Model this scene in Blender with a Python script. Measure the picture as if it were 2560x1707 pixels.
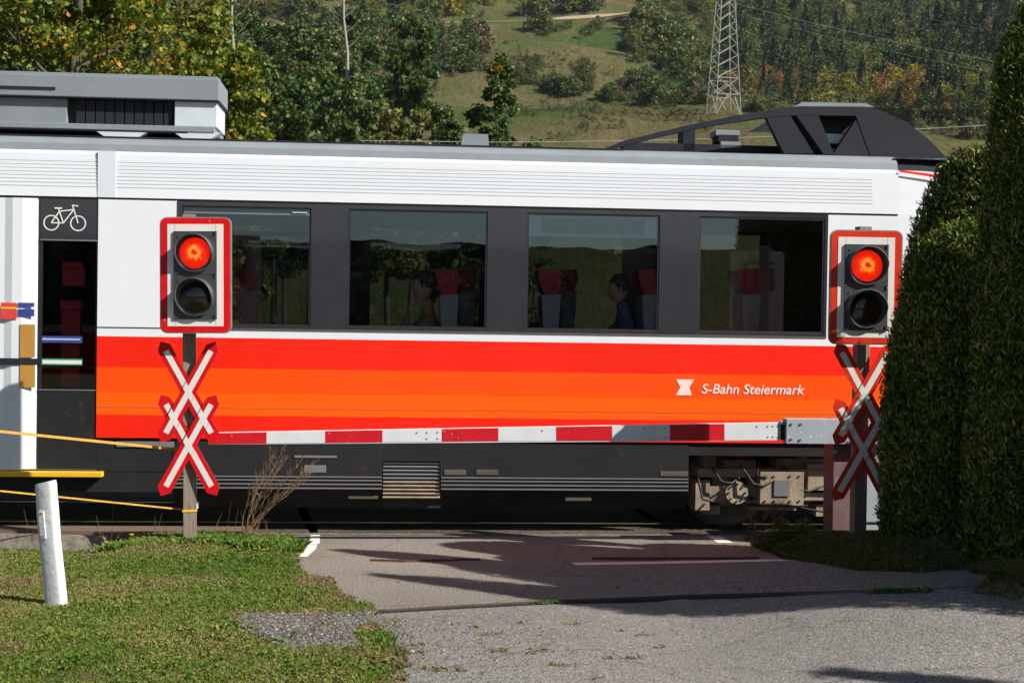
import bpy, bmesh, math, random
import numpy as np
from mathutils import Vector, Matrix, Euler
random.seed(7); RNG = np.random.default_rng(7)
R = math.radians
scene = bpy.context.scene
for o in list(bpy.data.objects): bpy.data.objects.remove(o)
C = scene.collection

# ------------------------------------------------------------------ camera, sky, sun, exposure
FPX = 3550.0; CAMH = 2.1; PITCH = 0.01507; ROLL = 0.015
Fv = Vector((0, math.cos(PITCH), -math.sin(PITCH)))
U0 = Vector((0, math.sin(PITCH), math.cos(PITCH))); R0 = Vector((1, 0, 0))
Rv = R0*math.cos(ROLL) + U0*math.sin(ROLL); Uv = U0*math.cos(ROLL) - R0*math.sin(ROLL)
cd = bpy.data.cameras.new('camera'); cam = bpy.data.objects.new('camera', cd); C.objects.link(cam)
cd.sensor_width = 36; cd.lens = FPX/2560*36; cd.clip_start = 0.1; cd.clip_end = 3000
cd.dof.use_dof = True; cd.dof.focus_distance = 12.8; cd.dof.aperture_fstop = 5.0
M = Matrix.Identity(4)
for i in range(3):
    M[i][0] = Rv[i]; M[i][1] = Uv[i]; M[i][2] = -Fv[i]
M[2][3] = CAMH
cam.matrix_world = M
scene.camera = cam
SUN_AZ = 65; SUN_EL = 37.5       # azimuth measured from behind the camera towards its right
w = bpy.data.worlds.new('World'); scene.world = w; w.use_nodes = True
nt = w.node_tree; bg = nt.nodes['Background']
sk = nt.nodes.new('ShaderNodeTexSky'); sk.sky_type = 'NISHITA'; sk.sun_disc = False
sk.sun_elevation = R(SUN_EL); sk.sun_rotation = R(180-SUN_AZ); sk.air_density = 1.0; sk.dust_density = 0.7
nt.links.new(sk.outputs[0], bg.inputs[0]); bg.inputs[1].default_value = 0.05
sd = bpy.data.lights.new('sun', 'SUN'); sd.energy = 5.0; sd.angle = R(0.5); sd.color = (1.0, 0.94, 0.86)
sun = bpy.data.objects.new('sun', sd); C.objects.link(sun)
to_sun = Vector((math.sin(R(SUN_AZ))*math.cos(R(SUN_EL)), -math.cos(R(SUN_AZ))*math.cos(R(SUN_EL)), math.sin(R(SUN_EL))))
sun.rotation_euler = to_sun.to_track_quat('Z', 'Y').to_euler(); sun.location = to_sun*40
vs = scene.view_settings
vs.view_transform = 'Standard'; vs.look = 'None'; vs.gamma = 1; vs.exposure = 0.82
scene.render.engine = 'CYCLES'
try:
    scene.cycles.max_bounces = 8; scene.cycles.transparent_max_bounces = 16
except Exception: pass

# ------------------------------------------------------------------ pixel (2560x1707 photograph) <-> world
def ray(px, py):
    return Fv + Rv*((px-1280)/FPX) - Uv*((py-853.5)/FPX)
def at(px, py, Y):
    d = ray(px, py); t = Y/d.y
    return Vector((d.x*t, Y, CAMH+d.z*t))
def sm(a, b, x):
    t = min(1, max(0, (x-a)/(b-a))); return t*t*(3-2*t)
def zroad(x, y):
    return .36*sm(.9, 3.3, x)*sm(7.0, 10.1, y)*(1-.72*sm(11.0, 12.5, y))*(1-sm(12.5, 13.4, y))
def gr(px, py, z=0.0):
    d = ray(px, py); t = (z-CAMH)/d.z
    for k in range(25): t = .5*t+.5*(z+zroad(d.x*t, d.y*t)-CAMH)/d.z
    return Vector((d.x*t, d.y*t, z+zroad(d.x*t, d.y*t)))
YAW = R(4.5); TC = Vector((0, 15.35, 0))
UA = Vector((math.cos(YAW), math.sin(YAW), 0)); VA = Vector((-math.sin(YAW), math.cos(YAW), 0))
def T(px, py, v=-1.45):
    """point of the photograph on the train's plane v -> (u, z) in the train's own frame"""
    d = ray(px, py); c = Vector((0, 0, CAMH))
    t = (v-(c-TC).dot(VA))/d.dot(VA); p = c+d*t
    return (p-TC).dot(UA), p.z
def tw(u, v, z=0): return TC+UA*u+VA*v+Vector((0, 0, z))

# ------------------------------------------------------------------ value noise
_perm = np.random.default_rng(3).random((64, 64))
def vnoise(x, y):
    x = np.asarray(x, float); y = np.asarray(y, float)
    xi = np.floor(x).astype(int); yi = np.floor(y).astype(int); xf = x-xi; yf = y-yi
    xf = xf*xf*(3-2*xf); yf = yf*yf*(3-2*yf)
    a = _perm[xi % 64, yi % 64]; b = _perm[(xi+1) % 64, yi % 64]; c = _perm[xi % 64, (yi+1) % 64]; d = _perm[(xi+1) % 64, (yi+1) % 64]
    return (a*(1-xf)+b*xf)*(1-yf)+(c*(1-xf)+d*xf)*yf
def fbm(x, y, o=4):
    s = 0; a = 0.5
    for k in range(o):
        s = s+a*vnoise(x*2**k+7.3*k, y*2**k+3.1*k); a *= 0.5
    return s
def smooth(a, b, x):
    t = np.clip((np.asarray(x, float)-a)/(b-a), 0, 1); return t*t*(3-2*t)

# ------------------------------------------------------------------ materials
def lnk(m, a, b): m.node_tree.links.new(a, b)
def nd(m, t, **k):
    n = m.node_tree.nodes.new(t)
    for a, b in k.items(): setattr(n, a, b)
    return n
def ramp(m, fac, stops, interp='LINEAR'):
    r = nd(m, 'ShaderNodeValToRGB'); r.color_ramp.interpolation = interp
    e = r.color_ramp.elements
    while len(e) < len(stops): e.new(0.5)
    for x, (p, c) in zip(e, stops): x.position = p; x.color = (*c, 1) if len(c) == 3 else c
    if fac is not None: lnk(m, fac, r.inputs[0])
    return r.outputs[0]
def noise(m, scale, detail=4, rough=.6, vec=None, stretch=None, obj=True):
    n = nd(m, 'ShaderNodeTexNoise'); n.inputs['Scale'].default_value = scale; n.inputs['Detail'].default_value = detail; n.inputs['Roughness'].default_value = rough
    if vec is None:
        tc = nd(m, 'ShaderNodeTexCoord'); vec = tc.outputs['Object']
    if stretch:
        mp = nd(m, 'ShaderNodeMapping'); mp.inputs['Scale'].default_value = stretch; lnk(m, vec, mp.inputs[0]); vec = mp.outputs[0]
    lnk(m, vec, n.inputs['Vector'])
    return n.outputs['Fac']
def mix(m, f, a, b, blend='MIX'):
    n = nd(m, 'ShaderNodeMix', data_type='RGBA', blend_type=blend)
    for s, v in ((n.inputs[0], f), (n.inputs[6], a), (n.inputs[7], b)):
        if hasattr(v, 'default_value') or hasattr(v, 'is_linked'): lnk(m, v, s)
        elif isinstance(v, (int, float)): s.default_value = v
        else: s.default_value = (*v, 1)
    return n.outputs[2]
def newmat(name):
    m = bpy.data.materials.new(name); m.use_nodes = True
    return m, m.node_tree.nodes['Principled BSDF']
def paint(name, col, rough=.45, var=.12, scale=3, metal=0, bump=0.0, bscale=60, coat=0, dirt=None, spec=.5, chips=None):
    m, b = newmat(name)
    n = noise(m, scale, 6, .65)
    a = tuple(c*(1-var) for c in col); c2 = tuple(min(1, c*(1+var)) for c in col)
    o = ramp(m, n, [(.3, a), (.7, c2)])
    if dirt:
        n2 = noise(m, dirt[1], 8, .7)
        f = ramp(m, n2, [(dirt[2], (0, 0, 0)), (min(1, dirt[2]+.18), (1, 1, 1))])
        o = mix(m, f, o, dirt[0])
    if chips:
        n3 = noise(m, chips[1], 3, .5)
        f = ramp(m, n3, [(chips[2], (0, 0, 0)), (min(1, chips[2]+.03), (1, 1, 1))])
        o = mix(m, f, o, chips[0])
    lnk(m, o, b.inputs['Base Color'])
    r = noise(m, scale*4, 3); rr = nd(m, 'ShaderNodeMapRange'); rr.inputs[3].default_value = max(0, rough-.08); rr.inputs[4].default_value = min(1, rough+.12)
    lnk(m, r, rr.inputs[0]); lnk(m, rr.outputs[0], b.inputs['Roughness'])
    b.inputs['Metallic'].default_value = metal; b.inputs['Coat Weight'].default_value = coat; b.inputs['Specular IOR Level'].default_value = spec
    if bump:
        bn = nd(m, 'ShaderNodeBump'); bn.inputs['Strength'].default_value = bump; bn.inputs['Distance'].default_value = .01
        lnk(m, noise(m, bscale, 5), bn.inputs['Height']); lnk(m, bn.outputs[0], b.inputs['Normal'])
    return m
def leafmat(name, stops, trans=.25, nscale=.6, namt=.35, rough=.55, dark=None):
    """leaf colours picked per leaf, drifting over the crown"""
    m, b = newmat(name)
    g = nd(m, 'ShaderNodeNewGeometry')
    n = noise(m, nscale, 3)
    ma = nd(m, 'ShaderNodeMath', operation='MULTIPLY_ADD'); lnk(m, n, ma.inputs[0]); ma.inputs[1].default_value = namt*2
    ma.inputs[2].default_value = -namt
    ad = nd(m, 'ShaderNodeMath', operation='ADD'); lnk(m, g.outputs['Random Per Island'], ad.inputs[0]); lnk(m, ma.outputs[0], ad.inputs[1])
    col = ramp(m, ad.outputs[0], stops)
    lnk(m, col, b.inputs['Base Color']); b.inputs['Roughness'].default_value = rough
    b.inputs['Specular IOR Level'].default_value = .3
    if trans:
        tr = nd(m, 'ShaderNodeBsdfTranslucent'); lnk(m, col, tr.inputs[0])
        mx = nd(m, 'ShaderNodeMixShader'); mx.inputs[0].default_value = trans
        out = m.node_tree.nodes['Material Output']
        lnk(m, b.outputs[0], mx.inputs[1]); lnk(m, tr.outputs[0], mx.inputs[2]); lnk(m, mx.outputs[0], out.inputs[0])
    return m

MT = {}
MT['white'] = paint('train_white', (.66, .69, .73), .35, .03, 1.2, spec=.3)
MT['joint'] = paint('panel_joint', (.60, .635, .68), .4, .03, 2)
MT['groove'] = paint('groove_shadow_line', (.58, .61, .645), .5, .05, 2)
MT['roof'] = paint('train_roof_grey', (.20, .225, .245), .5, .08, 2, spec=.3)
MT['red'] = paint('train_red', (.78, .016, .004), .4, .05, 1, spec=.25)
MT['orange'] = paint('train_orange', (.86, .068, .001), .4, .03, 1, spec=.25)
MT['orange2'] = paint('train_light_orange', (.88, .10, .001), .4, .03, 1, spec=.25)
MT['band'] = paint('window_band_grey', (.030, .030, .038), .12, .1, 1, coat=.4)
MT['skirt'] = paint('skirt_grey', (.019, .019, .020), .6, .15, 2, spec=.15, dirt=((.07, .055, .04), 3, .62))
MT['skirtlow'] = paint('skirt_dusty', (.026, .022, .018), .7, .2, 3, spec=.15)
MT['black'] = paint('black_rubber', (.008, .008, .009), .6, .2, 4)
MT['seam'] = paint('brown_seam', (.09, .07, .055), .5, .1, 4)
MT['hatch'] = paint('dusty_hatch', (.075, .065, .055), .6, .2, 5)
MT['rib'] = paint('rib_metal', (.16, .16, .17), .35, .1, 5)
MT['fairing'] = paint('anthracite_fairing', (.020, .021, .027), .6, .12, 2, spec=.15)
MT['bogie'] = paint('dusty_bogie_steel', (.27, .21, .15), .75, .35, 5, bump=.4, bscale=30, dirt=((.04, .035, .03), 6, .55))
MT['wheel'] = paint('wheel_steel', (.24, .19, .145), .6, .25, 6, metal=.3)
MT['steel'] = paint('polished_steel', (.8, .82, .85), .12, .05, 10, metal=1)
MT['yellow'] = paint('yellow_paint', (.72, .42, .02), .45, .08, 4)
MT['seatred'] = paint('seat_red', (.42, .03, .04), .8, .12, 20)
MT['seatgrey'] = paint('seat_grey', (.30, .32, .34), .8, .12, 20)
MT['interior'] = paint('interior_panel', (.16, .16, .17), .6, .1, 4)
MT['floorin'] = paint('interior_floor', (.05, .05, .055), .7, .1, 4)
MT['signred'] = paint('sign_red', (.60, .004, .008), .45, .12, 6, dirt=((.42, .02, .02), 9, .70), chips=((.55, .45, .36), 38, .73), spec=.25)
MT['signredfaded'] = paint('sign_red_faded', (.60, .035, .012), .35, .15, 6, dirt=((.45, .06, .03), 7, .62), chips=((.6, .5, .4), 30, .72), spec=.25)
MT['signwhite'] = paint('sign_white', (.70, .68, .64), .4, .05, 5, dirt=((.5, .46, .40), 7, .68))
MT['signrim'] = paint('sign_rim_metal', (.30, .27, .23), .45, .2, 12, metal=.5)
MT['signal'] = paint('signal_housing', (.045, .047, .052), .42, .12, 6, dirt=((.12, .10, .07), 9, .62))
MT['visor'] = paint('signal_visor', (.055, .055, .062), .5, .15, 8)
MT['boomred'] = paint('boom_red', (.50, .008, .016), .38, .1, 5, chips=((.6, .55, .5), 55, .70), spec=.3)
MT['boomwhite'] = paint('boom_white', (.58, .60, .62), .4, .06, 5, chips=((.36, .30, .24), 60, .70))
MT['barriergrey'] = paint('barrier_grey', (.29, .33, .37), .45, .08, 4, chips=((.55, .57, .58), 22, .66))
MT['barrierpink'] = paint('barrier_faded_red', (.13, .075, .072), .6, .2, 3, dirt=((.20, .16, .15), 4, .5), chips=((.05, .04, .04), 40, .72))
MT['bolt'] = paint('bolt_dark', (.10, .085, .07), .5, .3, 30, metal=.4)
MT['dark'] = paint('darkness', (.02, .02, .02), .9, .1, 4)
MT['rope'] = paint('orange_rope', (.55, .29, .03), .7, .2, 20)
MT['concrete'] = paint('weathered_concrete', (.15, .13, .105), .9, .35, 5, bump=1.0, bscale=26, dirt=((.05, .045, .03), 6, .48))
MT['wpost'] = paint('whitewashed_wood', (.66, .67, .67), .7, .05, 3, bump=.5, bscale=18, dirt=((.45, .46, .45), 9, .6))
MT['rust'] = paint('rust', (.13, .045, .025), .8, .3, 30)
MT['pylon'] = paint('galvanised_lattice', (.29, .28, .25), .55, .1, .2)
MT['wire'] = paint('wire_metal', (.34, .35, .34), .5, .1, .2)
MT['bark'] = paint('bark', (.075, .06, .045), .9, .35, 5, bump=.6, bscale=12)
MT['birch'] = paint('birch_bark', (.24, .225, .20), .8, .1, 1.5, dirt=((.07, .06, .05), 2.5, .6))
MT['skin'] = paint('skin', (.48, .27, .19), .55, .05, 8)
MT['hair'] = paint('brown_hair', (.05, .03, .02), .7, .2, 30)
MT['teal'] = paint('teal_shirt', (.02, .18, .26), .85, .15, 14)
MT['tan'] = paint('tan_jacket', (.30, .17, .09), .85, .15, 14)
MT['navy'] = paint('blue_jacket', (.08, .11, .18), .85, .15, 14)
MT['palegrey'] = paint('pale_grey_plastic', (.48, .53, .56), .5, .08, 5)
MT['displaygrey'] = paint('display_face', (.22, .27, .24), .5, .1, 8)
MT['stickerred'] = paint('sticker_red', (.60, .05, .04), .5, .05, 5)
MT['stickerblue'] = paint('sticker_blue', (.03, .05, .26), .5, .05, 5)
MT['stickergreen'] = paint('sticker_green', (.01, .26, .12), .5, .05, 5)
MT['ochre'] = paint('ochre_panel', (.42, .22, .04), .5, .06, 5)
MT['drymatter'] = paint('dry_stalk', (.18, .115, .06), .85, .25, 30)
MT['flower'] = paint('yellow_petals', (.75, .42, .01), .7, .1, 40)
# weathered grey wood
def wood():
    m, b = newmat('weathered_wood')
    n = noise(m, 14, 8, .7, stretch=(6, 6, .5))
    c = ramp(m, n, [(.25, (.075, .058, .042)), (.5, (.19, .155, .118)), (.75, (.27, .235, .19))])
    lnk(m, c, b.inputs['Base Color']); b.inputs['Roughness'].default_value = .85
    bn = nd(m, 'ShaderNodeBump'); bn.inputs['Strength'].default_value = .5; lnk(m, n, bn.inputs['Height']); lnk(m, bn.outputs[0], b.inputs['Normal'])
    return m
MT['wood'] = wood()
def glass(name, tint, fac, rough=.008):
    m = bpy.data.materials.new(name); m.use_nodes = True; t = m.node_tree; t.nodes.remove(t.nodes['Principled BSDF'])
    tr = nd(m, 'ShaderNodeBsdfTransparent'); tr.inputs[0].default_value = (*tint, 1)
    gl = nd(m, 'ShaderNodeBsdfGlossy'); gl.inputs['Roughness'].default_value = rough; gl.inputs['Color'].default_value = (.72, .86, 1, 1)
    fr = nd(m, 'ShaderNodeFresnel'); fr.inputs[0].default_value = 1.5
    ma = nd(m, 'ShaderNodeMath', operation='MULTIPLY_ADD'); lnk(m, fr.outputs[0], ma.inputs[0]); ma.inputs[1].default_value = 1.0; ma.inputs[2].default_value = fac; ma.use_clamp = True
    mx = nd(m, 'ShaderNodeMixShader'); lnk(m, ma.outputs[0], mx.inputs[0]); lnk(m, tr.outputs[0], mx.inputs[1]); lnk(m, gl.outputs[0], mx.inputs[2])
    lnk(m, mx.outputs[0], t.nodes['Material Output'].inputs[0])
    return m
MT['glass'] = glass('tinted_window_glass', (.84, .85, .87), .105)
MT['farglass'] = glass('dark_window_glass', (.42, .43, .44), .04)
MT['doorglass'] = glass('door_glass', (.82, .82, .84), .02)
# signal lens, lit: rings of a lamp behind a scratched red glass
def lens(seed):
    m = bpy.data.materials.new('lit_red_lens'); m.use_nodes = True; t = m.node_tree; b = t.nodes['Principled BSDF']
    tc = nd(m, 'ShaderNodeTexCoord'); sx = nd(m, 'ShaderNodeSeparateXYZ'); lnk(m, tc.outputs['Object'], sx.inputs[0])
    cx = nd(m, 'ShaderNodeCombineXYZ'); lnk(m, sx.outputs[0], cx.inputs[0]); lnk(m, sx.outputs[2], cx.inputs[1])
    ln = nd(m, 'ShaderNodeVectorMath', operation='LENGTH'); lnk(m, cx.outputs[0], ln.inputs[0])
    n = noise(m, 42, 5, .7, vec=None, stretch=(1.9, 1, .55)); n2 = noise(m, 20+seed, 2)
    a = nd(m, 'ShaderNodeMath', operation='MULTIPLY_ADD'); lnk(m, n, a.inputs[0]); a.inputs[1].default_value = .11; lnk(m, ln.outputs['Value'], a.inputs[2])
    a2 = nd(m, 'ShaderNodeMath', operation='MULTIPLY_ADD'); lnk(m, n2, a2.inputs[0]); a2.inputs[1].default_value = .05; lnk(m, a.outputs[0], a2.inputs[2])
    dv = nd(m, 'ShaderNodeMath', operation='MULTIPLY'); lnk(m, a2.outputs[0], dv.inputs[0]); dv.inputs[1].default_value = 4.4
    c = ramp(m, dv.outputs[0], [(.40, (.60, .010, .003)), (.47, (.85, .05, .005)), (.53, (1, .42, .03)), (.61, (1, .12, .008)), (.68, (.85, .018, .002)), (1, (.60, .005, .001))])
    lnk(m, c, b.inputs['Emission Color']); b.inputs['Emission Strength'].default_value = .62
    b.inputs['Base Color'].default_value = (.25, .005, .003, 1); b.inputs['Roughness'].default_value = .2
    return m
MT['lensdark'] = paint('unlit_lens', (.030, .014, .008), .18, .3, 14, coat=.6)
# ground materials
def asphalt(name, c1, c2, grain=70, patch=None, bump=.5):
    m, b = newmat(name)
    big = noise(m, .55, 5, .6); base = ramp(m, big, [(.3, c1), (.7, c2)])
    g = noise(m, grain, 4, .8); gg = ramp(m, g, [(.32, (.25, .25, .25)), (.5, (1, 1, 1)), (.64, (2.3, 2.2, 2.1))])
    o = mix(m, 1.0, base, gg, 'MULTIPLY')
    v = nd(m, 'ShaderNodeTexVoronoi'); v.inputs['Scale'].default_value = 55; tc = nd(m, 'ShaderNodeTexCoord'); lnk(m, tc.outputs['Object'], v.inputs['Vector'])
    sp = ramp(m, v.outputs['Color'], [(.93, (0, 0, 0)), (.97, (1, 1, 1))]); o = mix(m, sp, o, tuple(min(1, 2.0*x) for x in c2))
    st = noise(m, 2.3, 8, .75, stretch=(.35, 1, 1)); sf = ramp(m, st, [(.60, (0, 0, 0)), (.80, (.55, .55, .55))])
    o = mix(m, sf, o, tuple(.62*x for x in c1))
    s2 = noise(m, .9, 7, .7, stretch=(.5, 1.2, 1)); s3 = ramp(m, s2, [(.56, (0, 0, 0)), (.74, (.5, .5, .5))]); o = mix(m, s3, o, (c1[0]*1.25, c1[1]*.98, c1[2]*.72))
    cr = nd(m, 'ShaderNodeTexVoronoi', feature='DISTANCE_TO_EDGE'); cr.inputs['Scale'].default_value = .55
    wn = noise(m, 3, 4); cb = nd(m, 'ShaderNodeVectorMath', operation='ADD'); lnk(m, tc.outputs['Object'], cb.inputs[0])
    sc = nd(m, 'ShaderNodeVectorMath', operation='SCALE'); sc.inputs['Scale'].default_value = .55; cxx = nd(m, 'ShaderNodeCombineXYZ'); lnk(m, wn, cxx.inputs[0]); lnk(m, wn, cxx.inputs[1]); lnk(m, cxx.outputs[0], sc.inputs[0]); lnk(m, sc.outputs[0], cb.inputs[1]); lnk(m, cb.outputs[0], cr.inputs['Vector'])
    cf = ramp(m, cr.outputs['Distance'], [(0, (.55, .55, .55)), (.006, (0, 0, 0))]); o = mix(m, cf, o, (.03, .028, .025))
    lnk(m, o, b.inputs['Base Color']); b.inputs['Roughness'].default_value = .92; b.inputs['Specular IOR Level'].default_value = .12
    bn = nd(m, 'ShaderNodeBump'); bn.inputs['Strength'].default_value = bump; bn.inputs['Distance'].default_value = .012; lnk(m, g, bn.inputs['Height']); lnk(m, bn.outputs[0], b.inputs['Normal'])
    return m
MT['asphalt'] = asphalt('grey_asphalt', (.140, .134, .126), (.18, .173, .163))
MT['asphaltpink'] = asphalt('pinkish_asphalt', (.140, .128, .112), (.185, .168, .148), 62)
MT['panel'] = paint('crossing_panel', (.22, .30, .42), .18, .25, 6, bump=.06, bscale=80, spec=.8)  # blue base colour stands in for the sky sheen on the panels
MT['ballast'] = asphalt('ballast_stone', (.05, .042, .036), (.085, .072, .06), 22, bump=1.0)
MT['edge'] = paint('brown_edge_beam', (.13, .085, .06), .8, .25, 3, bump=.4, bscale=30, dirt=((.09, .06, .045), 3, .5))
MT['railside'] = paint('rusty_rail', (.06, .04, .03), .8, .3, 8)
MT['soil'] = asphalt('soil', (.055, .05, .022), (.10, .08, .04), 40)
MT['gravel'] = asphalt('gravel_bed', (.12, .11, .10), (.2, .19, .175), 35, bump=1)
MT['stone'] = leafmat('loose_stones', [(0, (.05, .045, .040)), (.5, (.105, .095, .085)), (.9, (.17, .16, .145)), (1, (.38, .36, .34))], 0, .5, .1, .85)
def markmat():
    m, b = newmat('worn_road_paint')
    n = noise(m, 30, 6, .7); c = ramp(m, n, [(.32, (.30, .28, .26)), (.45, (.62, .61, .58))])
    lnk(m, c, b.inputs['Base Color']); b.inputs['Roughness'].default_value = .7; return m
MT['mark'] = markmat()
MT['marksheen'] = paint('road_paint_added_sheen', (.62, .66, .72), .22, .08, 8, spec=1.0)  # sheen and bluish colour put in to brighten the marks under the train
def hillmat():
    m, b = newmat('hill_meadow')
    a = noise(m, .022, 6, .62); c1 = ramp(m, a, [(.36, (.032, .062, .014)), (.47, (.060, .078, .021)), (.59, (.108, .088, .040)), (.68, (.045, .072, .017))])
    f = noise(m, .9, 6, .8, stretch=(1, .35, .35)); g = ramp(m, f, [(.25, (.5, .5, .5)), (.5, (1, 1, 1)), (.8, (1.55, 1.45, 1.3))])
    o = mix(m, 1.0, c1, g, 'MULTIPLY')
    e = noise(m, .05, 5, .7); ef = ramp(m, e, [(.62, (0, 0, 0)), (.70, (1, 1, 1))]); o = mix(m, ef, o, (.17, .105, .06))
    lnk(m, o, b.inputs['Base Color']); b.inputs['Roughness'].default_value = .95; b.inputs['Specular IOR Level'].default_value = .1
    bn = nd(m, 'ShaderNodeBump'); bn.inputs['Strength'].default_value = 1; bn.inputs['Distance'].default_value = .6; lnk(m, f, bn.inputs['Height']); lnk(m, bn.outputs[0], b.inputs['Normal'])
    return m
MT['hill'] = hillmat()
MT['field'] = paint('rough_grassland', (.07, .085, .025), .95, .4, .4, bump=.5, bscale=4)
MT['track'] = paint('pale_dirt_track', (.30, .24, .16), .95, .15, .2)
# foliage
MT['thuja'] = leafmat('thuja_sprays', [(0, (.010, .034, .005)), (.48, (.055, .115, .012)), (.76, (.17, .23, .020)), (.93, (.28, .27, .05)), (1, (.38, .22, .10))], .20, 1.9, .40)
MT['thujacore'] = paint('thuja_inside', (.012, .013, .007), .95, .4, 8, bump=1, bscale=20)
MT['leafnear'] = leafmat('hazel_leaves', [(0, (.045, .085, .010)), (.4, (.10, .15, .014)), (.75, (.20, .22, .020)), (.92, (.34, .24, .02)), (.97, (.50, .25, .01)), (1, (.30, .12, .03))], .35, .5, .25)
MT['leafdark'] = leafmat('dark_leaves', [(0, (.018, .050, .010)), (.5, (.045, .090, .016)), (.9, (.085, .125, .020)), (1, (.22, .19, .02))], .25, .25, .25)
MT['leafmid'] = leafmat('mid_leaves', [(0, (.030, .060, .016)), (.5, (.060, .095, .022)), (.9, (.11, .13, .028)), (1, (.17, .15, .03))], .2, .12, .3)
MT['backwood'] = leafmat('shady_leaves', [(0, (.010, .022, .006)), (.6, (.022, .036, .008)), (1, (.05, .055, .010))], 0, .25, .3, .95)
MT['conifer'] = leafmat('conifer_needles', [(0, (.014, .036, .015)), (.6, (.026, .056, .022)), (1, (.045, .078, .028))], .1, .05, .35)
MT['olive'] = leafmat('olive_leaves', [(0, (.075, .085, .020)), (.6, (.14, .14, .030)), (1, (.22, .19, .035))], .2, .1, .3)
MT['yellow_leaf'] = leafmat('yellow_leaves', [(0, (.13, .14, .018)), (.6, (.27, .22, .020)), (1, (.38, .24, .02))], .25, .2, .3)
MT['rusty_leaf'] = leafmat('rusty_leaves', [(0, (.16, .09, .03)), (.6, (.27, .14, .05)), (1, (.33, .10, .03))], .2, .2, .3)
MT['scrubbrown'] = leafmat('brown_scrub', [(0, (.10, .075, .038)), (.6, (.17, .125, .065)), (1, (.13, .13, .04))], .1, .2, .3)
MT['grass'] = leafmat('grass_blades', [(0, (.055, .120, .010)), (.34, (.105, .185, .014)), (.60, (.155, .205, .024)), (.78, (.21, .20, .050)), (1, (.29, .22, .10))], .35, .62, 1.1)
MT['grasslush'] = leafmat('lush_grass', [(0, (.035, .095, .008)), (.5, (.085, .175, .014)), (.85, (.15, .22, .03)), (1, (.28, .24, .09))], .35, 2.2, .4)
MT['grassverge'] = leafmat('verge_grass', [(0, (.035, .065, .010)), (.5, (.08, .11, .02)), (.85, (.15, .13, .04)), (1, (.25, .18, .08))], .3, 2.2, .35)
MT['grassverge2'] = leafmat('mossy_tufts', [(0, (.09, .11, .02)), (.5, (.20, .17, .04)), (1, (.26, .15, .06))], .2, 2, .4)
MT['grassdry'] = leafmat('dry_grass', [(0, (.14, .10, .045)), (.6, (.27, .19, .10)), (1, (.12, .13, .03))], .3, 1.5, .25)

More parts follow.
